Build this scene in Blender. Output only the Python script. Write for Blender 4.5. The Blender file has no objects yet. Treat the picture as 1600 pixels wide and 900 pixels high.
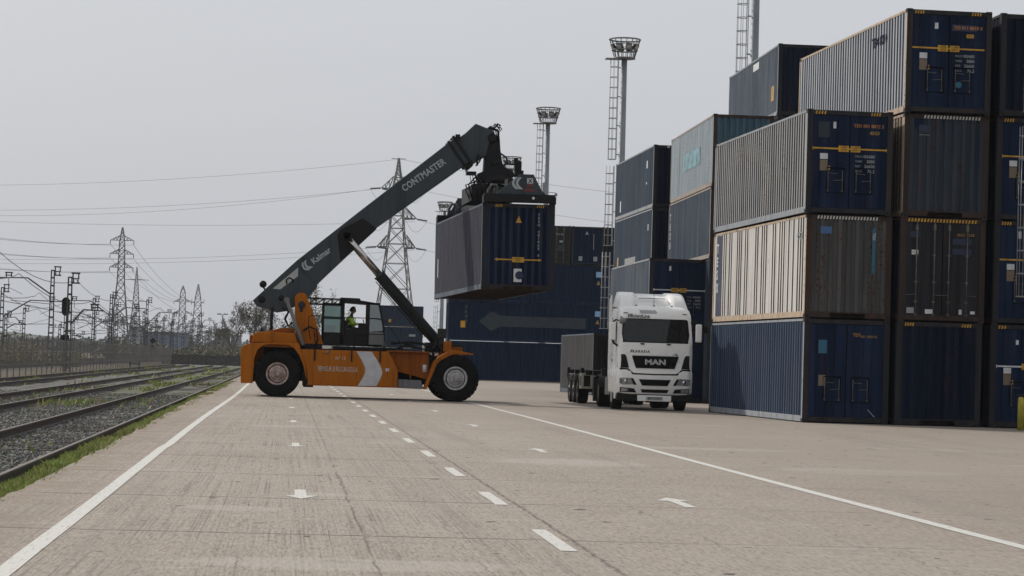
import bpy, bmesh, math, random
from math import sin, cos, pi, radians as R
from mathutils import Vector, Matrix, noise as mnoise
rnd = random.Random(7)
S = bpy.context.scene
COL = S.collection

# ------------------------------------------------------------------ camera
def cam_setup():
    yaw, pitch, roll = .0884943, .0293578, .0297359
    f = Vector((sin(yaw)*cos(pitch), cos(yaw)*cos(pitch), sin(pitch)))
    r = Vector((cos(yaw), -sin(yaw), 0)); u = r.cross(f)
    r2 = r*cos(roll)+u*sin(roll); u2 = u*cos(roll)-r*sin(roll)
    cd = bpy.data.cameras.new('camera'); o = bpy.data.objects.new('camera', cd); COL.objects.link(o)
    M = Matrix((( r2.x, u2.x, -f.x, 0), (r2.y, u2.y, -f.y, 0), (r2.z, u2.z, -f.z, 1.4355), (0,0,0,1)))
    o.matrix_world = M
    cd.sensor_width = 36; cd.lens = 3928.64/1600*36; cd.clip_start = .1; cd.clip_end = 9000
    S.camera = o
cam_setup()

# ------------------------------------------------------------------ light
SUN_DIR = Vector((-.587, .595, .545)).normalized()      # towards the sun
def light_setup():
    w = bpy.data.worlds.new('World'); S.world = w; w.use_nodes = True
    nt = w.node_tree; nt.nodes.clear(); N = nt.nodes; L = nt.links
    sky = N.new('ShaderNodeTexSky'); sky.sky_type = 'NISHITA'; sky.sun_disc = False
    el = math.asin(SUN_DIR.z); sky.sun_elevation = el
    sky.sun_rotation = math.atan2(SUN_DIR.x, SUN_DIR.y)
    sky.air_density = 1.5; sky.dust_density = 6; sky.ozone_density = 1.5; sky.altitude = 0
    hs = N.new('ShaderNodeHueSaturation'); hs.inputs['Saturation'].default_value = .35; hs.inputs['Value'].default_value = 1.0
    mx = N.new('ShaderNodeMix'); mx.data_type = 'RGBA'; mx.inputs[0].default_value = .86
    mx.inputs[7].default_value = (5.86, 6.05, 6.45, 1)        # thin even overcast veil
    tc = N.new('ShaderNodeTexCoord'); cl = N.new('ShaderNodeTexNoise'); cl.inputs['Scale'].default_value = 2.2; cl.inputs['Detail'].default_value = 4
    mp = N.new('ShaderNodeMapping'); mp.inputs['Scale'].default_value = (1, 1, 3.5); L.new(tc.outputs['Generated'], mp.inputs[0]); L.new(mp.outputs[0], cl.inputs['Vector'])
    sz = N.new('ShaderNodeSeparateXYZ'); L.new(tc.outputs['Generated'], sz.inputs[0])
    r1 = N.new('ShaderNodeMapRange'); r1.inputs[1].default_value = .3; r1.inputs[2].default_value = .7; r1.inputs[3].default_value = .975; r1.inputs[4].default_value = 1.025; L.new(cl.outputs[0], r1.inputs[0])
    r2 = N.new('ShaderNodeMapRange'); r2.inputs[1].default_value = 0; r2.inputs[2].default_value = .15; r2.inputs[3].default_value = .985; r2.inputs[4].default_value = 1.07; L.new(sz.outputs[2], r2.inputs[0])
    mm = N.new('ShaderNodeMath'); mm.operation = 'MULTIPLY'; L.new(r1.outputs[0], mm.inputs[0]); L.new(r2.outputs[0], mm.inputs[1])
    vm = N.new('ShaderNodeVectorMath'); vm.operation = 'SCALE'; L.new(mm.outputs[0], vm.inputs['Scale'])
    bg = N.new('ShaderNodeBackground'); bg.inputs['Strength'].default_value = .1
    out = N.new('ShaderNodeOutputWorld')
    L.new(sky.outputs[0], hs.inputs['Color']); L.new(hs.outputs[0], mx.inputs[6]); L.new(mx.outputs[2], vm.inputs[0]); L.new(vm.outputs[0], bg.inputs['Color'])
    L.new(bg.outputs[0], out.inputs[0])
    ld = bpy.data.lights.new('sun', 'SUN'); ld.energy = 3.15; ld.angle = R(.8); ld.color = (1, .94, .86)
    lo = bpy.data.objects.new('sun', ld); COL.objects.link(lo)
    lo.rotation_euler = SUN_DIR.to_track_quat('Z', 'Y').to_euler()
    lo.location = (-40, 40, 60)
light_setup()
S.render.engine = 'CYCLES'
S.view_settings.view_transform = 'Standard'; S.view_settings.look = 'None'
S.view_settings.exposure = 0; S.view_settings.gamma = 1
S.cycles.volume_bounces = 0
S.cycles.transparent_max_bounces = 24

# ------------------------------------------------------------------ mesh helpers
class MB:
    def __init__(s): s.v = []; s.f = []; s.m = []; s.sm = []
    def add(s, vs, fs, m=0, smooth=False):
        b = len(s.v); s.v += [tuple(v) for v in vs]
        for f in fs: s.f.append(tuple(i+b for i in f)); s.m.append(m); s.sm.append(smooth)
        return s
    def box(s, x0, x1, y0, y1, z0, z1, m=0):
        if x0 > x1: x0, x1 = x1, x0
        if y0 > y1: y0, y1 = y1, y0
        if z0 > z1: z0, z1 = z1, z0
        return s.add([(x0,y0,z0),(x1,y0,z0),(x1,y1,z0),(x0,y1,z0),(x0,y0,z1),(x1,y0,z1),(x1,y1,z1),(x0,y1,z1)],
              [(0,3,2,1),(4,5,6,7),(0,1,5,4),(1,2,6,5),(2,3,7,6),(3,0,4,7)], m)
    def bar(s, p, q, w, h=None, m=0, up=(0,0,1)):
        p = Vector(p); q = Vector(q); h = h or w; d = (q-p).normalized(); up = Vector(up)
        if abs(d.dot(up)) > .98: up = Vector((0,1,0)) if abs(d.y) < .9 else Vector((1,0,0))
        a = d.cross(up).normalized()*w/2; b = d.cross(a).normalized()*h/2
        vs = [p-a-b, p+a-b, p+a+b, p-a+b, q-a-b, q+a-b, q+a+b, q-a+b]
        return s.add(vs, [(0,1,2,3),(7,6,5,4),(4,5,1,0),(5,6,2,1),(6,7,3,2),(7,4,0,3)], m)
    def path(s, pts, r, n=8, m=0, cap=True, smooth=True):
        pts = [Vector(p) for p in pts]; k = len(pts); rs = r if isinstance(r, (list, tuple)) else [r]*k
        vs = []; prev = None
        for i, p in enumerate(pts):
            d = (pts[min(i+1, k-1)]-pts[max(i-1, 0)]).normalized()
            if prev is None:
                ref = Vector((0,0,1)) if abs(d.z) < .9 else Vector((1,0,0)); a = d.cross(ref).normalized()
            else:
                a = prev-d*prev.dot(d); a = a.normalized() if a.length > 1e-6 else d.orthogonal().normalized()
            prev = a; b = d.cross(a)
            for j in range(n):
                t = 2*pi*j/n; vs.append(p+(a*cos(t)+b*sin(t))*rs[i])
        fs = []
        for i in range(k-1):
            for j in range(n):
                j2 = (j+1) % n; fs.append((i*n+j, i*n+j2, (i+1)*n+j2, (i+1)*n+j))
        s.add(vs, fs, m, smooth)
        if cap:
            b = len(s.v)-k*n
            s.f.append(tuple(b+j for j in range(n))[::-1]); s.m.append(m); s.sm.append(False)
            s.f.append(tuple(b+(k-1)*n+j for j in range(n))); s.m.append(m); s.sm.append(False)
        return s
    def tube(s, p, q, r, n=8, m=0): return s.path([p, q], r, n, m)
    def prism(s, poly, plane, a, b, m=0):
        """extrude 2D poly; plane 'xz' -> along y, 'xy' -> along z, 'yz' -> along x"""
        def P(u, v, w): return {'xz': (u, w, v), 'xy': (u, v, w), 'yz': (w, u, v)}[plane]
        n = len(poly); vs = [P(u, v, a) for u, v in poly]+[P(u, v, b) for u, v in poly]
        fs = [tuple(range(n)), tuple(range(2*n-1, n-1, -1))]+[(i, i+n, (i+1) % n+n, (i+1) % n) for i in range(n)]
        return s.add(vs, fs, m)
    def lathe(s, prof, c, axis='y', n=32, m=0, smooth=True, flip=False):
        """prof: list of (radius, offset along axis)"""
        vs = []; c = Vector(c); k = len(prof)
        for r, o in prof:
            for j in range(n):
                t = 2*pi*j/n; u, v = r*cos(t), r*sin(t)
                vs.append(c+Vector({'y': (u, o, v), 'x': (o, u, v), 'z': (u, v, o)}[axis]))
        fs = []
        for i in range(k-1):
            for j in range(n):
                j2 = (j+1) % n; q = (i*n+j, i*n+j2, (i+1)*n+j2, (i+1)*n+j)
                fs.append(q if not flip else q[::-1])
        s.add(vs, fs, m, smooth)
        b = len(s.v)-k*n
        if prof[0][0] > 1e-4: s.f.append(tuple(b+j for j in range(n))); s.m.append(m); s.sm.append(False)
        if prof[-1][0] > 1e-4: s.f.append(tuple(b+(k-1)*n+j for j in range(n))); s.m.append(m); s.sm.append(False)
        return s
    def mesh(s, name, bevel=0, seg=1, fix=True):
        me = bpy.data.meshes.new(name); me.from_pydata(s.v, [], s.f)
        me.polygons.foreach_set('material_index', s.m); me.polygons.foreach_set('use_smooth', s.sm)
        if fix or bevel:
            bm = bmesh.new(); bm.from_mesh(me)
            bmesh.ops.recalc_face_normals(bm, faces=bm.faces)
            if bevel:
                es = [e for e in bm.edges if len(e.link_faces) == 2 and e.calc_face_angle(0) > R(35)]
                bmesh.ops.bevel(bm, geom=es, offset=bevel, segments=seg, profile=.6, affect='EDGES', clamp_overlap=True)
                bmesh.ops.recalc_face_normals(bm, faces=bm.faces)
            bm.to_mesh(me); bm.free()
        me.update(); return me
    def build(s, name, mats, parent=None, bevel=0, seg=1, fix=True):
        me = s.mesh(name, bevel, seg, fix)
        return link(name, me, mats, parent)

def link(name, me, mats, parent=None, objmat=False):
    o = bpy.data.objects.new(name, me); COL.objects.link(o)
    if not isinstance(mats, (list, tuple)): mats = [mats]
    if objmat:
        while len(me.materials) < len(mats): me.materials.append(None)
        for i, m in enumerate(mats):
            o.material_slots[i].link = 'OBJECT'; o.material_slots[i].material = m
    else:
        for m in mats: me.materials.append(m)
    if parent: o.parent = parent
    return o
def thing(name, label, cat, loc=(0,0,0), rz=0, group=None):
    o = bpy.data.objects.new(name, None); COL.objects.link(o); o.location = loc; o.rotation_euler = (0,0,rz)
    o.empty_display_size = .3
    return tag(o, label, cat, group)
def tag(o, label, cat, group=None):
    o['label'] = label; o['category'] = cat
    if group: o['group'] = group
    return o
def struct(o): o['kind'] = 'structure'; return o
def copy_tree(o, parent=None):
    c = o.copy(); COL.objects.link(c); c.parent = parent
    for ch in list(o.children): copy_tree(ch, c)
    return c
_tc = {}
def text_mesh(txt, size=1., depth=.004, bold=0., align='LEFT', spacing=1., xscale=1.):
    """returns MB-independent mesh lying in the XZ plane facing -Y (x right, z up)"""
    key = (txt, size, depth, bold, align, spacing, xscale)
    if key in _tc: return _tc[key]
    cu = bpy.data.curves.new('lettering', 'FONT'); cu.body = txt; cu.size = size; cu.extrude = depth/2
    cu.align_x = align; cu.align_y = 'CENTER'; cu.offset = bold; cu.space_character = spacing; cu.resolution_u = 2
    ob = bpy.data.objects.new('tmp', cu); COL.objects.link(ob)
    dg = bpy.context.evaluated_depsgraph_get()
    me = bpy.data.meshes.new_from_object(ob.evaluated_get(dg)); me.name = 'lettering'
    bpy.data.objects.remove(ob)
    me.transform(Matrix.Diagonal((xscale, 1, 1, 1))); me.transform(Matrix.Rotation(pi/2, 4, 'X'))
    me.materials.clear()
    _tc[key] = me; return me
def text(txt, parent, m, loc, size, rot=(0,0,0), name='lettering', width=None, **k):
    me = text_mesh(txt, size, **k)
    o = bpy.data.objects.new(name, me)
    if width: o.scale = (width/max(v.co.x for v in me.vertices), 1, 1)
    COL.objects.link(o); o.parent = parent
    if len(me.materials) < 1: me.materials.append(None)
    o.material_slots[0].link = 'OBJECT'; o.material_slots[0].material = m
    o.location = loc; o.rotation_euler = rot; return o

# ------------------------------------------------------------------ materials
def lin(c):  # sRGB 0-255 -> linear
    return tuple(((x/255)/12.92 if x <= 10 else ((x/255+.055)/1.055)**2.4) for x in c)
_m = {}
def plain(name, col, rough=.5, metal=0., nz=.12, scale=3., bump=0., spec=.5, bscale=None):
    """painted / metal / rubber surface with soft mottling and roughness variation"""
    if name in _m: return _m[name]
    m = bpy.data.materials.new(name); m.use_nodes = True; nt = m.node_tree; N = nt.nodes; L = nt.links
    b = N['Principled BSDF']; b.inputs['Roughness'].default_value = rough; b.inputs['Metallic'].default_value = metal
    b.inputs['Specular IOR Level'].default_value = spec
    tc = N.new('ShaderNodeTexCoord'); no = N.new('ShaderNodeTexNoise'); no.inputs['Scale'].default_value = scale
    no.inputs['Detail'].default_value = 6; no.inputs['Roughness'].default_value = .65
    L.new(tc.outputs['Object'], no.inputs['Vector'])
    mr = N.new('ShaderNodeMapRange'); mr.inputs[1].default_value = .3; mr.inputs[2].default_value = .7
    mr.inputs[3].default_value = 1-nz*1.6; mr.inputs[4].default_value = 1+nz
    L.new(no.outputs[0], mr.inputs[0])
    mx = N.new('ShaderNodeMix'); mx.data_type = 'RGBA'; mx.blend_type = 'MULTIPLY'; mx.inputs[0].default_value = 1
    mx.inputs[6].default_value = (*col, 1); L.new(mr.outputs[0], mx.inputs[7]); L.new(mx.outputs[2], b.inputs['Base Color'])
    rr = N.new('ShaderNodeMapRange'); rr.inputs[1].default_value = .3; rr.inputs[2].default_value = .7
    rr.inputs[3].default_value = max(rough-.1, .05); rr.inputs[4].default_value = min(rough+.12, 1)
    L.new(no.outputs[0], rr.inputs[0]); L.new(rr.outputs[0], b.inputs['Roughness'])
    if bump:
        n2 = N.new('ShaderNodeTexNoise'); n2.inputs['Scale'].default_value = bscale or scale*8; n2.inputs['Detail'].default_value = 4
        L.new(tc.outputs['Object'], n2.inputs['Vector'])
        bp = N.new('ShaderNodeBump'); bp.inputs['Strength'].default_value = bump; bp.inputs['Distance'].default_value = .02
        L.new(n2.outputs[0], bp.inputs['Height']); L.new(bp.outputs[0], b.inputs['Normal'])
    _m[name] = m; return m
def weathered(name, col, fade, fade_amt=.4, rust=.3, rough=.5, streak=1., grime=.35, dark=(.02,.018,.016), spec=.22):
    """container / machine paint: vertical run streaks, chalky fading, rust blooms"""
    if name in _m: return _m[name]
    m = bpy.data.materials.new(name); m.use_nodes = True; nt = m.node_tree; N = nt.nodes; L = nt.links
    b = N['Principled BSDF']; b.inputs['Specular IOR Level'].default_value = spec
    tc = N.new('ShaderNodeTexCoord'); oi = N.new('ShaderNodeObjectInfo')
    va = N.new('ShaderNodeVectorMath'); va.operation = 'MULTIPLY_ADD'
    L.new(oi.outputs['Random'], va.inputs[0]); va.inputs[1].default_value = (37, 91, 53); L.new(tc.outputs['Object'], va.inputs[2])
    def nz(scale, vec=(1,1,1), det=5, rgh=.6):
        mp = N.new('ShaderNodeMapping'); mp.inputs['Scale'].default_value = vec; L.new(va.outputs[0], mp.inputs[0])
        n = N.new('ShaderNodeTexNoise'); n.inputs['Scale'].default_value = scale; n.inputs['Detail'].default_value = det
        n.inputs['Roughness'].default_value = rgh; L.new(mp.outputs[0], n.inputs['Vector']); return n.outputs[0]
    def rng(x, a, c, lo=0., hi=1.):
        r = N.new('ShaderNodeMapRange'); r.inputs[1].default_value = a; r.inputs[2].default_value = c
        r.inputs[3].default_value = lo; r.inputs[4].default_value = hi; L.new(x, r.inputs[0]); return r.outputs[0]
    def mix(a, c, fac, mode='MIX'):
        x = N.new('ShaderNodeMix'); x.data_type = 'RGBA'; x.blend_type = mode
        if isinstance(fac, float): x.inputs[0].default_value = fac
        else: L.new(fac, x.inputs[0])
        for i, q in ((6, a), (7, c)):
            if isinstance(q, tuple): x.inputs[i].default_value = (*q, 1)
            else: L.new(q, x.inputs[i])
        return x.outputs[2]
    big = nz(.35, (1,1,1), 3); st = nz(2.2, (1.6,1.6,.16), 5, .7); fine = nz(14, (1,1,1), 6, .7); st2 = nz(9, (1.5,1.5,.07), 3, .6)
    f1 = rng(big, .35, .65, 0, 1)
    c = mix(tuple(col), tuple(fade), rng(st, .35, .68, 0, fade_amt*streak))
    c = mix(c, tuple(fade), rng(big, .45, .7, 0, fade_amt*.7))
    c = mix(c, dark, rng(st2, .5, .75, 0, grime))
    st3 = nz(3., (1.1,1.1,.045), 4, .65); c = mix(c, tuple(fade), rng(st3, .52, .66, 0, min(.8, fade_amt*1.3))); c = mix(c, tuple(x*.45 for x in col), rng(st3, .34, .46, .55, 0))
    # rust blooms and runs
    mul = N.new('ShaderNodeMath'); mul.operation = 'MULTIPLY'; L.new(rng(st, .52, .7), mul.inputs[0]); L.new(rng(fine, .5, .62), mul.inputs[1])
    rp = N.new('ShaderNodeMath'); rp.operation = 'MULTIPLY'; L.new(mul.outputs[0], rp.inputs[0]); rp.inputs[1].default_value = rust*2.2
    rp.use_clamp = True
    rc = mix((.12,.045,.02), (.05,.022,.012), rng(fine, .4, .6))
    c = mix(c, rc, rp.outputs[0])
    # scattered chips
    ch = nz(5.5, (1,1,.35), 8, .8)
    cp = rng(ch, .66, .7, 0, min(1., rust*1.6)); c = mix(c, rc, cp)
    L.new(c, b.inputs['Base Color'])
    L.new(rng(fine, .3, .7, rough-.08, rough+.18), b.inputs['Roughness'])
    bp = N.new('ShaderNodeBump'); bp.inputs['Strength'].default_value = .25; bp.inputs['Distance'].default_value = .012
    L.new(nz(1.7, (1,1,1), 3), bp.inputs['Height']); L.new(bp.outputs[0], b.inputs['Normal'])
    _m[name] = m; return m
def glass(name, tint, alpha=.3, rough=.04):
    """thin tinted pane: tinted see-through mixed with mirror gloss"""
    if name in _m: return _m[name]
    m = bpy.data.materials.new(name); m.use_nodes = True; nt = m.node_tree; N = nt.nodes; L = nt.links
    N.remove(N['Principled BSDF']); out = N['Material Output']
    t = N.new('ShaderNodeBsdfTransparent'); t.inputs[0].default_value = (*tint, 1)
    g = N.new('ShaderNodeBsdfGlossy'); g.inputs['Roughness'].default_value = rough; g.inputs[0].default_value = (.9,.95,.95,1)
    fr = N.new('ShaderNodeFresnel'); fr.inputs[0].default_value = 1.5
    ad = N.new('ShaderNodeMath'); ad.operation = 'ADD'; ad.inputs[1].default_value = alpha; ad.use_clamp = True
    mx = N.new('ShaderNodeMixShader'); L.new(fr.outputs[0], ad.inputs[0]); L.new(ad.outputs[0], mx.inputs[0])
    L.new(t.outputs[0], mx.inputs[1]); L.new(g.outputs[0], mx.inputs[2]); L.new(mx.outputs[0], out.inputs[0])
    _m[name] = m; return m
BLK = plain('black_paint', (.009,.009,.010), .55, spec=.2)
RUB = plain('rubber', (.011,.0108,.010), .95, nz=.3, scale=5, bump=.3, spec=.08)
STEEL = plain('galvanised_steel', (.30,.31,.33), .5, .55, nz=.2, scale=6)
DGREY = plain('boom_grey', (.030,.036,.040), .42, nz=.15, scale=1.5)
WHITE = plain('white_marking', (.62,.62,.60), .6, nz=.15)
YEL = plain('yellow_marking', (.50,.27,.02), .6, nz=.25, scale=4)
DARKMET = plain('dark_metal', (.02,.02,.02), .6, .3, nz=.3)
# ------------------------------------------------------------------ ground
def concrete_material():
    m = bpy.data.materials.new('yard_concrete'); m.use_nodes = True; nt = m.node_tree; N = nt.nodes; L = nt.links
    b = N['Principled BSDF']; b.inputs['Specular IOR Level'].default_value = .25
    tc = N.new('ShaderNodeTexCoord')
    def nz(scale, vec=(1,1,1), det=5, rgh=.6, rot=0):
        mp = N.new('ShaderNodeMapping'); mp.inputs['Scale'].default_value = vec; mp.inputs['Rotation'].default_value = (0,0,rot); L.new(tc.outputs['Object'], mp.inputs[0])
        n = N.new('ShaderNodeTexNoise'); n.inputs['Scale'].default_value = scale; n.inputs['Detail'].default_value = det
        n.inputs['Roughness'].default_value = rgh; L.new(mp.outputs[0], n.inputs['Vector']); return n.outputs[0]
    def rng(x, a, c, lo=0., hi=1.):
        r = N.new('ShaderNodeMapRange'); r.inputs[1].default_value = a; r.inputs[2].default_value = c
        r.inputs[3].default_value = lo; r.inputs[4].default_value = hi; L.new(x, r.inputs[0]); return r.outputs[0]
    def mix(a, c, fac, mode='MIX'):
        x = N.new('ShaderNodeMix'); x.data_type = 'RGBA'; x.blend_type = mode
        if isinstance(fac, float): x.inputs[0].default_value = fac
        else: L.new(fac, x.inputs[0])
        for i, q in ((6, a), (7, c)):
            if isinstance(q, tuple): x.inputs[i].default_value = (*q, 1)
            else: L.new(q, x.inputs[i])
        return x.outputs[2]
    def mth(op, a, c=None, cl=False):
        x = N.new('ShaderNodeMath'); x.operation = op; x.use_clamp = cl
        for i, q in ((0, a), (1, c)):
            if q is None: continue
            if isinstance(q, (int, float)): x.inputs[i].default_value = q
            else: L.new(q, x.inputs[i])
        return x.outputs[0]
    sep = N.new('ShaderNodeSeparateXYZ'); L.new(tc.outputs['Object'], sep.inputs[0]); X, Y = sep.outputs[0], sep.outputs[1]
    big = nz(.12, (1,.5,1), 4); mid = nz(.9, (1,.6,1), 6, .7); fine = nz(24, (1.5,.16,1), 6, .8); grit = nz(60, (1.3,.22,1), 3, .7)
    c = mix((.275,.233,.190), (.328,.284,.238), rng(mid, .3, .7))
    c = mix(c, (.375,.335,.29), rng(big, .45, .7, 0, .55))
    c = mix(c, (.19,.16,.13), rng(big, .28, .45, .5, 0))
    c = mix(c, (.40,.35,.30), rng(fine, .5, .62, 0, .85)); c = mix(c, (.12,.10,.085), rng(fine, .36, .48, .8, 0))
    sk = nz(1., (13, 1.0, 1), 6, .8); c = mix(c, (.42,.38,.33), rng(sk, .54, .7, 0, .4)); c = mix(c, (.18,.15,.125), rng(sk, .3, .45, .4, 0))
    c = mix(c, (.10,.085,.07), rng(grit, .25, .36, .6, 0)); c = mix(c, (.5,.46,.41), rng(grit, .66, .76, 0, .5))
    # broom-finish wear: long fine streaks running down the lane, inside the two wheel paths
    br = nz(1., (46, .16, 1), 3, .6); br2 = nz(1., (15, .07, 1), 4, .7, .012)
    lane = mth('MULTIPLY', rng(nz(1.1, (1.3,.35,1), 5, .7), .38, .62, .1, 1), rng(X, 2.0, 2.8, 1, .3))
    c = mix(c, (.105,.09,.075), mth('MULTIPLY', rng(br, .53, .66, 0, .75), lane))
    c = mix(c, (.13,.11,.09), mth('MULTIPLY', rng(br2, .53, .66, 0, .5), lane)); c = mix(c, (.42,.38,.33), mth('MULTIPLY', rng(br2, .30, .46, .45, 0), lane))
    # cross broom streaks
    cb = nz(1., (.35, 9, 1), 5, .8); c = mix(c, (.14,.12,.10), mth('MULTIPLY', rng(cb, .33, .44, .5, 0), rng(nz(.8, (1,.5,1), 3), .45, .6))); c = mix(c, (.44,.40,.35), mth('MULTIPLY', rng(cb, .55, .66, 0, .6), rng(mid, .42, .58)))
    # cement smears left by repairs: ragged ovals on the slab
    wob2 = mth('MULTIPLY', nz(1.3, (1,.5,1), 6, .75), 1.5)
    for (px, py, rx, ry) in ((.55, 17.5, 1.25, .55), (-.45, 23.6, .55, .45), (.35, 26.3, .3, .35), (4.2, 36.4, 1.2, 1.3), (8.4, 35.8, 1.4, 1.1), (.2, 51, .9, .6), (7.6, 44, 1.6, .7), (12.2, 47, 1.5, .6)):
        ex_ = mth('POWER', mth('ABSOLUTE', mth('DIVIDE', mth('SUBTRACT', X, px), rx)), 2.); ey_ = mth('POWER', mth('ABSOLUTE', mth('DIVIDE', mth('SUBTRACT', Y, py), ry)), 2.)
        c = mix(c, (.43,.40,.35), rng(mth('ADD', mth('ADD', ex_, ey_), wob2), 1.35, 1.85, .40, 0))
    c = mix(c, (.24,.20,.165), rng(X, 4.5, 9, 0, .42))
    # brown edge zone next to the track
    c = mix(c, (.19,.135,.085), mth('MULTIPLY', rng(X, -2.9, -1.6, .9, 0), rng(nz(1.6, (1,1,1), 6, .7), .38, .62, .15, 1)))
    # saw-cut cross joints every 5 m
    wob = mth('MULTIPLY', nz(.7, (1,1,1), 4), .12)
    fy = mth('FRACT', mth('DIVIDE', mth('ADD', mth('ADD', Y, 2.25), wob), 5.03))
    jd = mth('ABSOLUTE', mth('SUBTRACT', fy, .5))
    j = mth('MULTIPLY', rng(jd, .0045, .0100, 1, 0), rng(nz(2.5, (1,.2,1), 4), .3, .55, .25, 1))
    c = mix(c, (.085,.07,.06), mth('MULTIPLY', j, rng(X, 2.3, 3.2, 1, .45)))
    # long joint with crumbled edges between the two lanes
    wx = mth('MULTIPLY', nz(3.5, (.2,1,1), 5, .8), .13)
    lj = mth('ABSOLUTE', mth('SUBTRACT', mth('ADD', X, wx), 2.42))
    c = mix(c, (.09,.075,.065), mth('MULTIPLY', rng(lj, .006, .026, .85, 0), rng(nz(6, (1,.5,1), 5, .8), .36, .52, .2, 1)))
    lj2 = mth('ABSOLUTE', mth('SUBTRACT', mth('ADD', X, mth('MULTIPLY', nz(1.5, (.2,1,1), 5, .8), .12)), .72))
    c = mix(c, (.11,.095,.08), mth('MULTIPLY', rng(lj2, .004, .016, .75, 0), rng(nz(.8, (.2,1,1), 3), .38, .5)))
    for cx_, ph_ in ((-.95, 7.), (1.45, 3.), (-.2, 11.), (3.6, 5.), (5.1, 17.), (8.2, 23.)):
        lk = mth('ABSOLUTE', mth('SUBTRACT', mth('ADD', X, mth('MULTIPLY', nz(.5, (.1,1,1), 5, .7), .5+.02*ph_)), cx_+.25))
        c = mix(c, (.12,.10,.085), mth('MULTIPLY', rng(lk, .003, .014, .6, 0), rng(nz(.33+.01*ph_, (.1,1,1), 4), .45, .56)))
    # pale cement repair smears and dark spots
    pt = nz(.30, (.8,1.7,1), 6, .7); c = mix(c, (.42,.385,.335), rng(pt, .62, .70, 0, .55))
    sp = nz(3.6, (1,.6,1), 2, .4); c = mix(c, (.06,.05,.04), rng(sp, .71, .74, 0, .85)); tm = nz(.6, (1.2,.05,1), 4, .7); c = mix(c, (.21,.18,.15), rng(tm, .55, .68, 0, .5))
    oil = nz(.55, (1,.8,1), 4, .6); c = mix(c, (.16,.14,.12), rng(oil, .64, .74, 0, .45))
    L.new(c, b.inputs['Base Color']); L.new(rng(mid, .3, .7, .72, .9), b.inputs['Roughness'])
    ad = mth('ADD', mth('MULTIPLY', grit, .5), mth('ADD', mth('MULTIPLY', br, .5), fine))
    bp = N.new('ShaderNodeBump'); bp.inputs['Strength'].default_value = .6; bp.inputs['Distance'].default_value = .008
    L.new(ad, bp.inputs['Height']); L.new(bp.outputs[0], b.inputs['Normal'])
    return m
def earth_material(name, cols, scale=1.2, green=None, gthr=.5):
    m = bpy.data.materials.new(name); m.use_nodes = True; nt = m.node_tree; N = nt.nodes; L = nt.links
    b = N['Principled BSDF']; b.inputs['Specular IOR Level'].default_value = .15; b.inputs['Roughness'].default_value = .95
    tc = N.new('ShaderNodeTexCoord')
    def nz(s, det=6, rgh=.7, vec=(1,1,1)):
        mp = N.new('ShaderNodeMapping'); mp.inputs['Scale'].default_value = vec; L.new(tc.outputs['Object'], mp.inputs[0])
        n = N.new('ShaderNodeTexNoise'); n.inputs['Scale'].default_value = s; n.inputs['Detail'].default_value = det
        n.inputs['Roughness'].default_value = rgh; L.new(mp.outputs[0], n.inputs['Vector']); return n.outputs[0]
    cr = N.new('ShaderNodeValToRGB'); e = cr.color_ramp.elements
    e[0].position = .3; e[0].color = (*cols[0], 1); e[1].position = .7; e[1].color = (*cols[-1], 1)
    if len(cols) > 2: x = e.new(.5); x.color = (*cols[1], 1)
    L.new(nz(scale*12), cr.inputs[0]); last = cr.outputs[0]
    if green:
        mx = N.new('ShaderNodeMix'); mx.data_type = 'RGBA'; mx.inputs[7].default_value = (*green, 1); L.new(last, mx.inputs[6])
        mr = N.new('ShaderNodeMapRange'); mr.inputs[1].default_value = gthr; mr.inputs[2].default_value = gthr+.12; L.new(nz(scale*.35, 5, .75, (1,.35,1)), mr.inputs[0])
        L.new(mr.outputs[0], mx.inputs[0]); last = mx.outputs[2]
    L.new(last, b.inputs['Base Color'])
    bp = N.new('ShaderNodeBump'); bp.inputs['Strength'].default_value = .8; bp.inputs['Distance'].default_value = .05
    L.new(nz(scale*14), bp.inputs['Height']); L.new(bp.outputs[0], b.inputs['Normal'])
    return m
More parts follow.
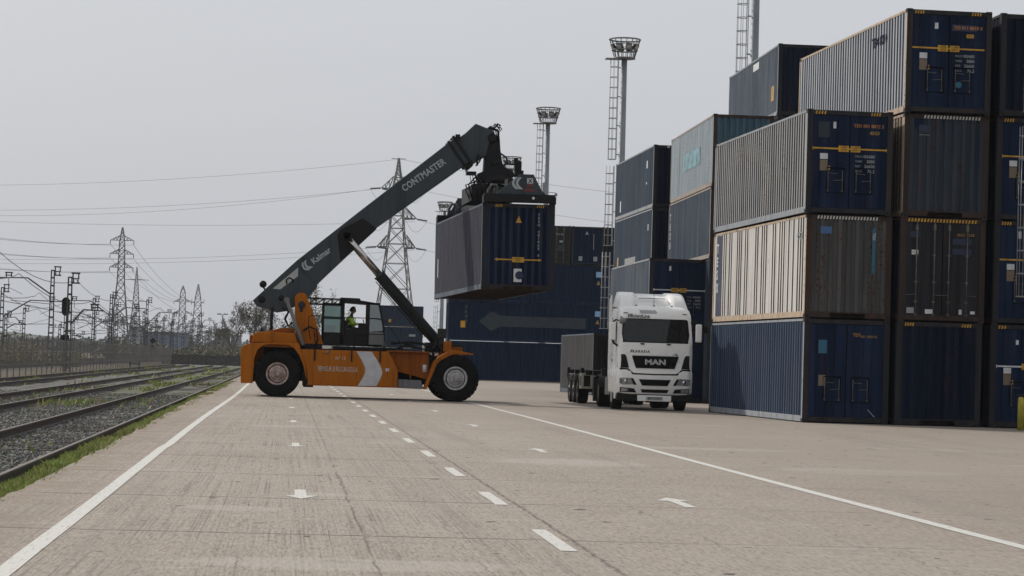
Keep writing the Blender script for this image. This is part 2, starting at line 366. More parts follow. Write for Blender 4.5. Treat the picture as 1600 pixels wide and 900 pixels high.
def ballast_material():
    m = bpy.data.materials.new('ballast_stone'); m.use_nodes = True; nt = m.node_tree; N = nt.nodes; L = nt.links
    b = N['Principled BSDF']; b.inputs['Specular IOR Level'].default_value = .25; b.inputs['Roughness'].default_value = .85
    tc = N.new('ShaderNodeTexCoord'); v = N.new('ShaderNodeTexVoronoi'); v.inputs['Scale'].default_value = 19
    L.new(tc.outputs['Object'], v.inputs['Vector'])
    cr = N.new('ShaderNodeValToRGB'); e = cr.color_ramp.elements
    e[0].position = 0; e[0].color = (.085,.088,.082,1); e[1].position = 1; e[1].color = (.30,.295,.27,1)
    x = e.new(.6); x.color = (.15,.155,.147,1); x = e.new(.85); x.color = (.19,.19,.17,1)
    sp = N.new('ShaderNodeSeparateColor'); L.new(v.outputs['Color'], sp.inputs[0]); L.new(sp.outputs[0], cr.inputs[0])
    no = N.new('ShaderNodeTexNoise'); no.inputs['Scale'].default_value = .7; no.inputs['Detail'].default_value = 5
    mp = N.new('ShaderNodeMapping'); mp.inputs['Scale'].default_value = (1,.3,1); L.new(tc.outputs['Object'], mp.inputs[0]); L.new(mp.outputs[0], no.inputs['Vector'])
    mr = N.new('ShaderNodeMapRange'); mr.inputs[1].default_value = .4; mr.inputs[2].default_value = .62; mr.inputs[4].default_value = .55; L.new(no.outputs[0], mr.inputs[0])
    mx = N.new('ShaderNodeMix'); mx.data_type = 'RGBA'; mx.inputs[7].default_value = (.13,.10,.075,1); L.new(cr.outputs[0], mx.inputs[6]); L.new(mr.outputs[0], mx.inputs[0])
    # thin green film of moss and low weeds between the first two tracks, farther off
    sx = N.new('ShaderNodeSeparateXYZ'); L.new(tc.outputs['Object'], sx.inputs[0])
    def rr_(x, a, c_, lo, hi):
        q = N.new('ShaderNodeMapRange'); q.inputs[1].default_value = a; q.inputs[2].default_value = c_; q.inputs[3].default_value = lo; q.inputs[4].default_value = hi; L.new(x, q.inputs[0]); return q.outputs[0]
    def ml(a, c_):
        q = N.new('ShaderNodeMath'); q.operation = 'MULTIPLY'; L.new(a, q.inputs[0]); L.new(c_, q.inputs[1]); return q.outputs[0]
    n3 = N.new('ShaderNodeTexNoise'); n3.inputs['Scale'].default_value = 1.6; n3.inputs['Detail'].default_value = 7; n3.inputs['Roughness'].default_value = .8; L.new(mp.outputs[0], n3.inputs['Vector'])
    gm = ml(ml(rr_(sx.outputs[0], -7.0, -6.4, 0, 1), rr_(sx.outputs[0], -5.6, -4.9, 1, .25)), ml(rr_(sx.outputs[1], 45, 90, 0, .95), rr_(n3.outputs[0], .36, .58, 0, 1)))
    mg = N.new('ShaderNodeMix'); mg.data_type = 'RGBA'; mg.inputs[7].default_value = (.105,.125,.045,1); L.new(mx.outputs[2], mg.inputs[6]); L.new(gm, mg.inputs[0])
    L.new(mg.outputs[2], b.inputs['Base Color'])
    bp = N.new('ShaderNodeBump'); bp.inputs['Strength'].default_value = 1; bp.inputs['Distance'].default_value = .05; bp.invert = True
    L.new(v.outputs['Distance'], bp.inputs['Height']); L.new(bp.outputs[0], b.inputs['Normal'])
    return m
CONC = concrete_material(); BALL = ballast_material()
EARTH = earth_material('dry_earth', [(.11,.085,.065), (.15,.12,.09), (.2,.17,.13)], .3, (.085,.10,.04), .5)
FARLAND = earth_material('far_scrub', [(.07,.065,.04), (.10,.09,.06), (.13,.12,.08)], .03, (.06,.075,.035), .48)
mb = MB(); mb.add([(-9000,-200,-.9),(9000,-200,-.9),(9000,9000,-.9),(-9000,9000,-.9)], [(0,1,2,3)])
struct(mb.build('ground', FARLAND))
mb = MB()
# yard slab with a slightly ragged west edge and a real side face
ys = [-10+i*.5 for i in range(int(190/.5))]+[180+i*10 for i in range(30)]
ex = [(-2.64-.0045*max(0, min(y, 100)-38)+.09*mnoise.noise(Vector((0, y*.35, 0)))+.05*mnoise.noise(Vector((3, y*1.9, 0))), y) for y in ys]
n = len(ex)
mb.add([(x, y, 0) for x, y in ex]+[(260, y, 0) for _, y in ex], [(i, i+n, i+n+1, i+1) for i in range(n-1)])
mb.add([(x, y, 0) for x, y in ex]+[(x, y, -.3) for x, y in ex], [(i, i+1, i+n+1, i+n) for i in range(n-1)])
yard = struct(mb.build('yard_pavement', CONC, fix=False))
# track bed
mb = MB(); nx, ny = 44, 150
xs = [-14.6+(-2.55+14.6)*i/nx for i in range(nx+1)]
yy = [2+ (j/ny)**1.8*328 for j in range(ny+1)]
tracks = [(-3.17, -4.83), (-7.02, -8.68), (-11.42, -13.08)]
def bed_z(x, y):
    z = -.17+.03*mnoise.noise(Vector((x*1.3, y*.7, 0)))
    for a, c in tracks:
        if c-.1 < x < a+.1: z += -.0
    if x > -3.05: z += .05*min(1, (x+3.05)/.35)
    return z
mb.add([(x, y, bed_z(x, y)) for y in yy for x in xs], [(j*(nx+1)+i, j*(nx+1)+i+1, (j+1)*(nx+1)+i+1, (j+1)*(nx+1)+i) for j in range(ny) for i in range(nx)])
struct(mb.build('ballast', BALL, fix=False))
mb = MB()
mb.add([(-14.6,2,-.19),(-14.6,330,-.19),(-90,330,-.35),(-90,2,-.35)], [(0,1,2,3)])
mb.add([(-2.5,330,-.19),(-14.6,330,-.19),(-90,330,-.35),(-90,1200,-.3),(-2.5,1200,-.19)], [(0,1,2,3,4)])
struct(mb.build('railway_land', EARTH, fix=False))

# grass verge, blades as one countless mass
def blades(name, n, region, h, mat, seed=1, dens=None):
    r = random.Random(seed); vs = []; fs = []; ms = []
    tries = 0
    while len(fs) < n and tries < n*6:
        tries += 1
        x, y, z0 = region(r)
        if dens and r.random() > dens(x, y): continue
        hh = h*(.35+.65*min(1, max(0, (x+3.12)/.22)) if -3.2 < x < -2.6 else 1)*(.45+.8*r.random())*(.7+.6*max(0, mnoise.noise(Vector((x*2, y*.8, 5)))+.3)); a = r.random()*pi; w = .006+.008*r.random()+y*.00028
        lx, ly = r.gauss(0, .35)*hh, r.gauss(0, .35)*hh; b = len(vs)
        dx, dy = cos(a)*w, sin(a)*w
        vs += [(x-dx, y-dy, z0), (x+dx, y+dy, z0), (x+lx*.5+dx*.6, y+ly*.5+dy*.6, z0+hh*.6), (x+lx, y+ly, z0+hh)]
        fs += [(b, b+1, b+2), (b, b+2, b+3)]
        k = 0 if r.random() < .62 else (1 if r.random() < .7 else 2)
        ms += [k, k]
    me = bpy.data.meshes.new(name); me.from_pydata(vs, [], fs); me.polygons.foreach_set('material_index', ms); me.update()
    o = link(name, me, mat); o['kind'] = 'stuff'; return o
GR = [plain('grass_green', (.20,.27,.055), .8, nz=.35, scale=.9), plain('grass_yellow', (.36,.36,.11), .8, nz=.3, scale=1.1), plain('grass_dry', (.34,.22,.12), .85, nz=.3, scale=1.4)]
def vd(x, y):
    d = mnoise.noise(Vector((x*1.2, y*.22, 2)))+.35*mnoise.noise(Vector((x*2, y*1.1, 8)))
    return max(0, min(1, .75+d*1.7))*(.25 if y < 24.5+rnd.random() and mnoise.noise(Vector((0,y*.6,4))) > .2 else 1)
blades('verge_grass', 120000, lambda r: (r.uniform(-3.12, -2.60)+.03*r.gauss(0,1), 16+114*r.random()**1.35, -.14), .15, GR, 3, vd)
def td(x, y):
    return max(0, min(1, (-.15 if (-6.9 < x < -5.2 and y > 60) else -.1)+1.7*mnoise.noise(Vector((x*.8, y*.06, 21)))))*(.5 if y > 70 else .25)*(1 if (-6.9 < x < -4.9 or -14.3 < x < -13.3) else .12)
blades('track_weeds', 42000, lambda r: (r.uniform(-14.3, -3.3), 30+250*r.random(), -.17), .16, GR, 5, td)
# ballast stones that stand out singly
def stones(name, n, region, s0, s1, mats, seed):
    r = random.Random(seed); vs = []; fs = []; ms = []
    base = [Vector(v) for v in ((-1,-1,-1),(1,-1,-1),(1,1,-1),(-1,1,-1),(-1,-1,1),(1,-1,1),(1,1,1),(-1,1,1))]
    F = [(0,3,2,1),(4,5,6,7),(0,1,5,4),(1,2,6,5),(2,3,7,6),(3,0,4,7)]
    for i in range(n):
        x, y, z = region(r); s = r.uniform(s0, s1); M = Matrix.Rotation(r.random()*6.3, 3, (r.gauss(0,1), r.gauss(0,1), r.gauss(0,1)+.1)); b = len(vs)
        sc = Vector((s*r.uniform(.6,1.2), s*r.uniform(.6,1.2), s*r.uniform(.5,.9)))
        for v in base:
            q = M @ Vector((v.x*sc.x*r.uniform(.6,1.05), v.y*sc.y*r.uniform(.6,1.05), v.z*sc.z*r.uniform(.6,1.05))); vs.append((x+q.x, y+q.y, z+q.z))
        fs += [tuple(b+k for k in f) for f in F]; ms += [r.choice((0,0,0,1,1,2,3))]*6
    me = bpy.data.meshes.new(name); me.from_pydata(vs, [], fs); me.polygons.foreach_set('material_index', ms); me.update()
    o = link(name, me, mats); o['kind'] = 'stuff'; return o
SM = [plain('stone_dark', (.11,.113,.105), .85, nz=.3, scale=20), plain('stone_grey', (.17,.175,.167), .85, nz=.3, scale=20), plain('stone_pale', (.27,.265,.245), .85, nz=.3, scale=20), plain('stone_brown', (.13,.095,.07), .85, nz=.3, scale=20)]
def sreg(r):
    y = 24+70*r.random()**1.7; x = r.uniform(-9.5, -2.95) if r.random() < .8 else r.uniform(-13.5, -9)
    return x, y, bed_z(x, y)+.012
stones('ballast_stones', 36000, sreg, .013, .027, SM, 9)

# rails, sleepers
RAIL = plain('rail_steel', (.05,.034,.026), .7, .2, nz=.3, scale=3)
RTOP = plain('rail_running_surface', (.16,.13,.11), .5, .5, nz=.3, scale=2)
TIM = plain('sleeper_timber', (.075,.055,.042), .9, nz=.35, scale=4, bump=.4)
for ti, (a, c) in enumerate(tracks):
    y0, y1 = 2, 300
    t = thing('railway_track', ['nearest rusty railway track beside the grassy edge of the concrete yard', 'middle rusty railway track on grey ballast', 'farthest rusty railway track, running close along the mesh fence'][ti], 'railway track', ((a+c)/2, y0, 0), 0, 'railway tracks beside the yard')
    for sx in (a, c):
        x = sx-(a+c)/2; mb = MB()
        # rail section: foot, web, head
        sec = [(-.07,-.165),(.07,-.165),(.07,-.15),(.012,-.13),(.012,-.045),(.036,-.035),(.036,-.002),(-.036,-.002),(-.036,-.035),(-.012,-.045),(-.012,-.13),(-.07,-.15)]
        mb.prism([(x+u, v) for u, v in sec], 'xz', 0, y1-y0); mb.box(x-.028, x+.028, 0, y1-y0, -.002, .002, 1)
        mb.build('rail', [RAIL, RTOP], t)
    mb = MB(); k = 0
    for i in range(int((y1-y0)/.6)):
        yy_ = i*.6+.2+rnd.uniform(-.03, .03); mb.box(-1.3, 1.3, yy_, yy_+.24, -.26, -.172+rnd.uniform(-.02, .014))
    o = mb.build('sleeper_row', TIM, t); o['kind'] = 'stuff'
# painted markings
def worn_paint():
    m = bpy.data.materials.new('worn_road_paint'); m.use_nodes = True; nt = m.node_tree; N = nt.nodes; L = nt.links
    b = N['Principled BSDF']; b.inputs['Roughness'].default_value = .75; tc = N.new('ShaderNodeTexCoord')
    no = N.new('ShaderNodeTexNoise'); no.inputs['Scale'].default_value = 9; no.inputs['Detail'].default_value = 9; no.inputs['Roughness'].default_value = .8
    L.new(tc.outputs['Object'], no.inputs['Vector'])
    mp = N.new('ShaderNodeMapping'); mp.inputs['Scale'].default_value = (40,3,1); L.new(tc.outputs['Object'], mp.inputs[0])
    n2 = N.new('ShaderNodeTexNoise'); n2.inputs['Scale'].default_value = 1; n2.inputs['Detail'].default_value = 4; L.new(mp.outputs[0], n2.inputs['Vector'])
    ad = N.new('ShaderNodeMath'); ad.operation = 'ADD'; L.new(no.outputs[0], ad.inputs[0]); L.new(n2.outputs[0], ad.inputs[1])
    mr = N.new('ShaderNodeMapRange'); mr.inputs[1].default_value = 1.04; mr.inputs[2].default_value = 1.26; mr.inputs[4].default_value = .7; L.new(ad.outputs[0], mr.inputs[0])
    mx = N.new('ShaderNodeMix'); mx.data_type = 'RGBA'; mx.inputs[6].default_value = (.55,.54,.50,1); mx.inputs[7].default_value = (.31,.28,.24,1)
    L.new(mr.outputs[0], mx.inputs[0]); L.new(mx.outputs[2], b.inputs['Base Color']); return m
PAINT = worn_paint()
def strip(xf, w, y0, y1, z=.004, step=1.5, jit=.012, seed=0):
    mb = MB(); n = max(2, int((y1-y0)/step)); vs = []
    for i in range(n+1):
        y = y0+(y1-y0)*i/n; x = xf(y); j = jit*mnoise.noise(Vector((seed, y*1.3, 0))); vs += [(x-w/2+j, y, z), (x+w/2+j*.6, y, z)]
    mb.add(vs, [(2*i, 2*i+1, 2*i+3, 2*i+2) for i in range(n)]); return mb
def lline(y): return -1.79+.035*sin(y*.09)+(.03 if y > 39 else 0)
o = strip(lline, .138, 3, 130).build('left_edge_line', PAINT, fix=False); struct(o)
o = strip(lambda y: 6.22+.0022*(y-20)+.02*sin(y*.13), .15, 12, 130, seed=4).build('right_edge_line', PAINT, fix=False); struct(o)
for i in range(22):
    y = 19.15+i*5.97-5.97
    if y > 125: break
    o = strip(lambda y: 2.2-.0008*(y-20), .13, y, y+2.4, seed=i, step=.6).build('centre_line_dash', PAINT, fix=False); struct(o)
def arrow(x, y, ln, hw, hl, sw, d, nm):
    # d=-1 points to the camera
    mb = MB(); t = y if d < 0 else y+ln; s = y+ln if d < 0 else y
    hb = t-d*hl
    mb.add([(x-sw, s, .004), (x+sw, s, .004), (x+sw, hb, .004), (x-sw, hb, .004), (x-hw, hb, .004), (x+hw, hb, .004), (x, t, .004)],
           [(0,1,2,3) if d > 0 else (3,2,1,0), (4,5,6) if d > 0 else (6,5,4)])
    struct(mb.build(nm, PAINT, fix=False))
for i in range(6): arrow(.19, 25.3+14.4*i, 1.75, .175, .62, .062, -1, 'lane_arrow_towards')
for i in range(6): arrow(4.17, 25.5+14.6*i, 1.75, .19, .62, .062, 1, 'lane_arrow_away')
# short white cross line and ticks in the lane
for (x0, x1, y0, y1) in ((-.9, .75, 47.7, 47.85), (6.9, 9.2, 19.2, 19.34)):
    pass
# ------------------------------------------------------------------ shipping containers
CL, CW, CH = 12.19, 2.438, 2.896
NAVY = (.0056,.0128,.034); NAVY2 = (.004,.0085,.021)
P = {
 'navy':      weathered('navy_paint', NAVY, (.016,.032,.068), .5, .45, .65, spec=.05),
 'navy_dark': weathered('dark_navy_paint', NAVY2, (.013,.020,.036), .5, .5, .65, spec=.05),
 'navy_grey': weathered('grey_navy_paint', (.028,.037,.052), (.046,.055,.068), .6, .9, .65, spec=.1),
 'frame':     weathered('frame_paint', (.010,.012,.017), (.035,.03,.028), .4, .9, .6),
 'frame_rust': weathered('rusty_frame_paint', (.025,.018,.016), (.06,.04,.03), .6, 1.3, .75),
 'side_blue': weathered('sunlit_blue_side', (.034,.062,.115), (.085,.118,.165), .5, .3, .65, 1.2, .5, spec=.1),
 'side_grey': weathered('chalky_grey_blue_side', (.20,.215,.24), (.33,.325,.31), .8, .8, .5, 1., .5),
 'side_pale': weathered('chalky_pale_side', (.27,.30,.35), (.42,.43,.44), .7, .4, .5, 1., .4),
 'side_cream': weathered('bleached_cream_side', (.47,.465,.45), (.60,.57,.53), .6, .45, .6, 1., .45, (.22,.17,.13)),
 'side_steel': weathered('dull_steel_blue_side', (.05,.075,.112), (.13,.15,.17), .7, .5, .6, 1., .5, spec=.12),
 'side_dull': weathered('dull_navy_side', (.026,.045,.075), (.062,.085,.115), .6, .4, .6, 1., .5, spec=.12),
 'side_teal': weathered('pale_teal_side', (.25,.31,.35), (.38,.42,.44), .6, .45, .5, 1., .4),
 'teal':      weathered('teal_blue_paint', (.035,.085,.125), (.07,.13,.16), .5, .5, .5),
 'grey_end':  weathered('faded_grey_end', (.058,.059,.062), (.10,.095,.088), .6, 1.2, .65, spec=.1),
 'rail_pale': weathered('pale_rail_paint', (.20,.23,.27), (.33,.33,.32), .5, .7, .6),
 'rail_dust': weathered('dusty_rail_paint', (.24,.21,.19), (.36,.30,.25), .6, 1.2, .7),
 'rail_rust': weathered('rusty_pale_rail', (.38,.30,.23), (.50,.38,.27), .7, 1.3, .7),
 'far_blue':  weathered('far_blue_paint', (.0035,.0135,.036), (.009,.022,.046), .4, .2, .7, spec=.04),
 'violet':    weathered('faded_violet_side', (.046,.050,.075), (.095,.095,.125), .6, .4, .6, 1., .5, spec=.1),
 'black':     weathered('black_container_paint', (.009,.009,.011), (.02,.02,.02), .4, .3, .6),
 'g_blue':    weathered('shaded_blue_trough', (.017,.029,.058), (.04,.055,.08), .4, .2, .65, 1., .4, spec=.08),  # shade between the ribs put into the trough colour
 'g_dark':    weathered('shaded_dark_trough', (.032,.033,.036), (.075,.073,.07), .4, .6, .6, 1., .5),  # painted darker to deepen the rib shade
 'g_brown':   weathered('rusty_shaded_trough', (.058,.052,.048), (.12,.10,.085), .5, 1., .7, 1., .6),  # rust, plus rib shade painted into the brown
 'violet2':   weathered('pale_violet_patch', (.075,.078,.115), (.12,.12,.16), .6, .3, .6, 1., .6, spec=.1),
 'navy_rib':  weathered('highlit_navy_rib', (.009,.019,.050), (.022,.036,.075), .5, .4, .6, spec=.08),  # rib highlight painted as a lighter navy
 'black_faded': weathered('faded_black_door', (.016,.017,.022), (.035,.036,.042), .6, .8, .65, spec=.1),
 'side_drab': weathered('drab_grey_side', (.045,.047,.051), (.085,.085,.085), .6, .4, .6, 1., .5, spec=.1),
 'g_violet':  weathered('shaded_violet_trough', (.030,.030,.042), (.055,.055,.07), .4, .3, .6, 1., .5),  # trough darkened by colour so the ribs look shaded
 'g_navy':    weathered('shaded_navy_trough', (.055,.062,.085), (.12,.125,.14), .4, .4, .6, 1., .5),  # rib shade painted in for the pale side
 'hull':      weathered('container_floor_paint', (.035,.024,.02), (.07,.05,.04), .5, .8, .8),
}
RODM = plain('locking_rod_zinc', (.13,.12,.10), .5, .4, nz=.35, scale=5)
HINGE = plain('door_gasket', (.004,.004,.005), .9, spec=.08)
_cm = {}
def cmesh(key, fn, **k):
    if key not in _cm: mb = fn(); _cm[key] = mb.mesh(key[0], **k)
    return _cm[key]
def corr(L, z0, z1, x, d, pitch=.278, outer=.072, slope=.068, sign=-1, y0=0, axis='y', skip=None):
    """corrugated wall sheet with 5 mm of plate; outer crest at x, troughs at x - sign*d"""
    mb = MB(); inner = pitch-outer-2*slope; prof = [(y0, 0)]
    n = int((L-.01)//pitch); rest = (L-n*pitch)/2; y = y0+rest; prof.append((y, 0))
    for i in range(n):
        if skip and skip(i): prof += [(y+outer/2, 0), (y+outer/2+.3*slope, .006), (y+outer/2+2*slope+inner-.02, .006), (y+outer/2+2*slope+inner, 0)]; y += pitch; continue
        prof += [(y+outer/2, 0), (y+outer/2+slope, d), (y+outer/2+slope+inner, d), (y+outer/2+2*slope+inner, 0)]; y += pitch
    prof += [(y, 0), (y0+L, 0)]
    pr = [prof[0]]
    for q in prof[1:]:
        if q[0]-pr[-1][0] > 1e-4: pr.append(q)
    k = len(pr); vs = []
    for z in (z0, z1):
        for off in (0, .005):
            for (u, w) in pr:
                xx = x-sign*(w+off); vs.append((xx, u, z) if axis == 'y' else (u, xx, z))
    fs = []
    for i in range(k-1):
        q = 0 if pr[i][1] < .01 and pr[i+1][1] < .01 else 1
        mb.f.append((i, i+1, 2*k+i+1, 2*k+i)); mb.f.append((k+i, 3*k+i, 3*k+i+1, k+i+1)); mb.m += [q, q]; mb.sm += [False, False]
    mb.v = [tuple(v) for v in vs]; return mb
def frame_mb(L, H):
    mb = MB(); W = CW; p = .16
    for x in (0, W-p):
        for y in (0, L-.12): mb.box(x, x+p, y, y+.12, .10, H-.10); (mb.box(-.002, 0, y+.004, y+.12, .118, H-.118, 1) if x == 0 else None)  # thin paler plate paints the sunlit side of the left posts
    for x0, x1 in ((.004, .064), (W-.064, W-.004)):
        mb.box(x0, x1, .12, L-.12, H-.085, H-.02, 1)
        mb.box(x0, x1, .12, L-.12, .03, .19, 1)
    for y0, y1 in ((.01, .09), (L-.09, L-.01)): mb.box(p, W-p, y0, y1, H-.14, H-.02)
    return mb
def sill_mb(L, H, tunnel):
    mb = MB()
    if tunnel:
        mb.prism([(.16,.03), (.72,.03), (.72,.155), (1.72,.155), (1.72,.03), (CW-.16,.03), (CW-.16,.19), (.16,.19)], 'xz', .012, .09)
    else: mb.box(.17, CW-.17, .012, .09, .04, .17)
    return mb
def casting_mb(): 
    mb = MB(); a = .178; b = .162; h = .118
    # block; black plates paint the dark of the lashing holes on two faces
    mb.box(0, b, 0, a, 0, h)
    mb.box(-.002, .0, .055, .125, .03, .09, 1); mb.box(.05, .115, -.002, 0, .03, .09, 1)
    return mb
def roof_mb(L, H): 
    mb = MB(); n = int((L-.3)/.21); z = H-.045; vs = []; k = 0
    for i in range(n):
        y = .15+i*(L-.3)/n; s = (L-.3)/n
        for (u, w) in ((0, 0), (.3*s, 0), (.45*s, -.02), (.85*s, -.02)): vs += [(.06, y+u, z+w), (CW-.06, y+u, z+w)]; k += 1
    mb.add(vs, [(2*i, 2*i+1, 2*i+3, 2*i+2) for i in range(k-1)]); mb.box(.06, CW-.06, .09, .15, z-.01, z); mb.box(.06, CW-.06, L-.2, L-.09, z-.01, z)
    return mb
def floor_mb(L):
    mb = MB(); mb.box(.07, CW-.07, .1, L-.1, .15, .17)
    for i in range(int(L/.6)): mb.box(.07, CW-.07, .3+i*.6, .35+i*.6, .04, .149)
    return mb
def endwall_mb(H, y0=.02):  # broad shallow vertical corrugations
    return corr(CW-.32, .17, H-.12, y0, .045, .25, .11, .02, -1, .16, 'x')
def door_mb(side, H, recess):
    x0 = .165 if side == 0 else CW/2+.008; x1 = CW/2-.008 if side == 0 else CW-.165
    mb = MB(); z0, z1 = .175, H-.15; yf = .03
    mb.box(x0, x1, yf+.014, yf+.05, z0, z1)
    # raised leaf with three shallow pressed channels
    w = x1-x0; e = .055
    xs = [x0, x0+w*.17, x0+w*.20, x0+w*.42, x0+w*.45, x0+w*.66, x0+w*.69, x1]
    if recess:
        rx0, rx1 = (x0+.42, x0+.90) if side == 0 else (x0+.16, x0+.64); rz0, rz1 = .60, 1.27
    for i in (0, 2, 4, 6):
        a, b = xs[i], xs[i+1]
        if recess and b > rx0 and a < rx1:
            mb.box(a, b, yf, yf+.0135, z0, rz0-.03); mb.box(a, b, yf, yf+.0135, rz1+.03, z1)
            if a < rx0: mb.box(a, rx0, yf, yf+.0135, rz0-.03, rz1+.03)
            if b > rx1: mb.box(rx1, b, yf, yf+.0135, rz0-.03, rz1+.03)
        else: mb.box(a, b, yf, yf+.0135, z0, z1)
    if recess:   # rim of the lock recess
        mb.box(rx0-.02, rx0, yf-.012, yf+.013, rz0-.02, rz1+.02, 1); mb.box(rx1, rx1+.02, yf-.012, yf+.013, rz0-.02, rz1+.02, 1)
        mb.box(rx0, rx1, yf-.02, yf+.013, rz1, rz1+.03, 1); mb.box(rx0, rx1, yf-.004, yf+.013, rz0-.02, rz0, 1)
        mb.box(rx0, rx1, yf+.010, yf+.0135, rz0, rz1, 0)
    xg = x1-.004 if side == 0 else x0
    mb.box(xg, xg+.004, yf-.004, yf+.05, z0, z1, 1)
    return mb
def lock_mb(side):
    x0 = .165 if side == 0 else CW/2+.008; a, b = (x0+.42, x0+.90) if side == 0 else (x0+.16, x0+.64)
    mb = MB(); y = .012
    for x in (a+.035, b-.035): mb.tube((x, y, .64), (x, y, 1.22), .011, 6); mb.box(x-.02, x+.02, y-.012, y+.02, .62, .67)
    mb.bar((a+.035, y-.012, 1.14), (a+.28, y-.012, 1.12), .03, .012); mb.bar((b-.035, y-.012, .95), (b-.30, y-.012, .93), .03, .012)
    return mb
def fullbar_mb(x, H):
    mb = MB(); y = .008; mb.tube((x, y, .12), (x, y, H-.13), .017, 8)
    for z in (.2, .55, 1.1, 1.85, H-.33): mb.box(x-.04, x+.04, y-.01, y+.022, z-.025, z+.025)
    mb.box(x-.035, x+.035, y-.016, y+.02, H-.31, H-.2)
    s = 1 if int(x*10) % 2 else -1
    mb.bar((x, y-.02, .75), (x+.28*s, y-.02, .73), .035, .012)
    return mb
def container(label, X, Y, a, z, side, end, frame='frame', rail=None, groove=None, rib='std', front='recess', H=CH, L=CL, detail=2, group='shipping containers stacked in the yard', rest=True, back=None):
    t = thing('shipping_container', label, 'container', (X, Y, z), a, group)
    fr = P[frame]; rl = P[rail or frame]; K = (round(L, 2), round(H, 2))
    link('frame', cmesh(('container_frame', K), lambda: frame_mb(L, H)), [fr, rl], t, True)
    link('door_sill', cmesh(('container_sill', K, front == 'wall'), lambda: sill_mb(L, H, front == 'wall')), [fr], t, True)
    link('back_sill', cmesh(('container_back_sill', K), lambda: MB().box(.17, CW-.17, L-.09, L-.012, .03, .18)), [fr], t, True)
    rk = dict(std={}, wide=dict(outer=.125, slope=.046), odd=dict(outer=.135, slope=.042, skip=lambda i: i % 4 == 3 or i % 9 == 5 or i in (22, 24)))[rib]
    link('side_wall', cmesh(('container_left_wall', K, rib), lambda: corr(L-.24, .185, H-.08, .012, .036, y0=.12, **rk)), [P[side], P[groove or side]], t, True)  # second slot colours slopes and troughs with painted rib shade
    link('side_wall', cmesh(('container_right_wall', K), lambda: corr(L-.24, .185, H-.08, CW-.012, .036, sign=1, y0=.12)), [P[end], P[end]], t, True)
    link('roof', cmesh(('container_roof', K), lambda: roof_mb(L, H)), [P[end]], t, True)
    link('floor', cmesh(('container_floor', K), lambda: floor_mb(L)), [P['hull']], t, True)
    o = link('end_wall', cmesh(('container_back_wall', H), lambda: endwall_mb(H)), [P[end], P[end]], t, True); o.location = (CW, L, 0); o.rotation_euler = (0, 0, pi)
    if front == 'wall':
        link('end_wall', cmesh(('container_end_wall', H), lambda: endwall_mb(H)), [P['navy_rib' if end == 'navy' else end], P['navy_dark' if end == 'navy' else end]], t, True)  # navy ends: highlight on ribs and shade in grooves are painted
    else:
        for s in (0, 1):
            d = link('door', cmesh(('container_door', s, H, front), lambda: door_mb(s, H, front == 'recess')), [P[end], HINGE], t, True)
            if front == 'recess': link('door_lock', cmesh(('door_lock', s), lambda: lock_mb(s)), [RODM], d, True)
            else:
                for x in ((.47, .98) if s == 0 else (1.40, 1.92)):
                    link('locking_bar', cmesh(('locking_bar', x, H), lambda: fullbar_mb(x, H)), [RODM], d, True)
    if detail >= 1:
        for (x, y, sx, sy) in ((0, 0, 1, 1), (CW, 0, -1, 1), (0, L, 1, -1), (CW, L, -1, -1)):
            for zz in (0, H-.118):
                c = link('corner_casting', cmesh(('corner_casting',), casting_mb), [fr, BLK], t, True)
                c.location = (x, y, zz); c.scale = (sx, sy, 1)
                if sx*sy < 0: c.scale = (sx, sy, 1)
    return t
# --- markings on the front, local x across and z up
def plate(t, x0, x1, z0, z1, m, y=.018, name='sticker', th=.004):
    return MB().box(x0, x1, y-th, y, z0, z1).build(name, m, t)
def side_plate(t, y0, y1, z0, z1, m, name='faded_patch', x=.0105):
    return MB().box(x-.003, x, y0, y1, z0, z1).build(name, m, t)
def width_arrow(t, z, m, x0=.20, x1=2.25, mid=True, y=.018, box=YEL, split=True, heads=(1, 1)):
    mb = MB(); w = .022; h = .055; c = CW/2; yy = (y-.004, y)
    a = x0+.12 if heads[0] else x0; b = x1-.12 if heads[1] else x1
    mb.prism([(a, z-w), (b, z-w), (b, z+w), (a, z+w)], 'xz', *yy)
    if heads[0]: mb.prism([(a, z-h), (a, z+h), (x0, z)], 'xz', *yy)
    if heads[1]: mb.prism([(b, z-h), (x1, z), (b, z+h)], 'xz', *yy)
    mb.build('width_arrow', m, t)
    if mid:
        for q in (((c-.32, c-.025), (c+.025, c+.30)) if split else ((c-.20, c+.20),)):
            s = plate(t, q[0], q[1], z-.085, z+.085, box, y-.005, 'width_label')
            for zz in (z+.035, z-.035):
                text('SUPER' if zz > z else 'HIGH' if split else 'WIDE', s, BLK, ((q[0]+q[1])/2, y-.011, zz), .07, align='CENTER', depth=.002)
def hazard(t, H, x0, x1, m, y=.008, n=None, lean=.02, name='hazard_stripe'):
    mb = MB(); n = n or int((x1-x0)/.09)
    for i in range(n):
        x = x0+(x1-x0)*i/n; w = (x1-x0)/n*.5
        mb.prism([(x, H-.135), (x+w, H-.135), (x+w+lean, H-.045), (x+lean, H-.045)], 'xz', y-.003, y)
    return mb.build(name, m, t)
GRYP = plain('grey_lettering', (.26,.27,.28), .6); WHT = plain('white_sticker', (.55,.56,.57), .6)
BRN = plain('data_plate', (.16,.12,.08), .5, .2); ORG = plain('orange_lettering', (.36,.15,.04), .6, nz=.4)
YLB = plain('yellow_lettering', (.40,.24,.04), .6, nz=.4); BLUP = plain('blue_sticker', (.04,.11,.25), .6)
TEAL = plain('teal_sticker', (.012,.10,.17), .6); DBLU = plain('navy_patch', (.010,.018,.05), .6); HAZW = plain('hazard_white', (.5,.5,.48), .6)
FADED = plain('faded_logo_paint', (.012,.024,.036), .6, nz=.5, scale=2)
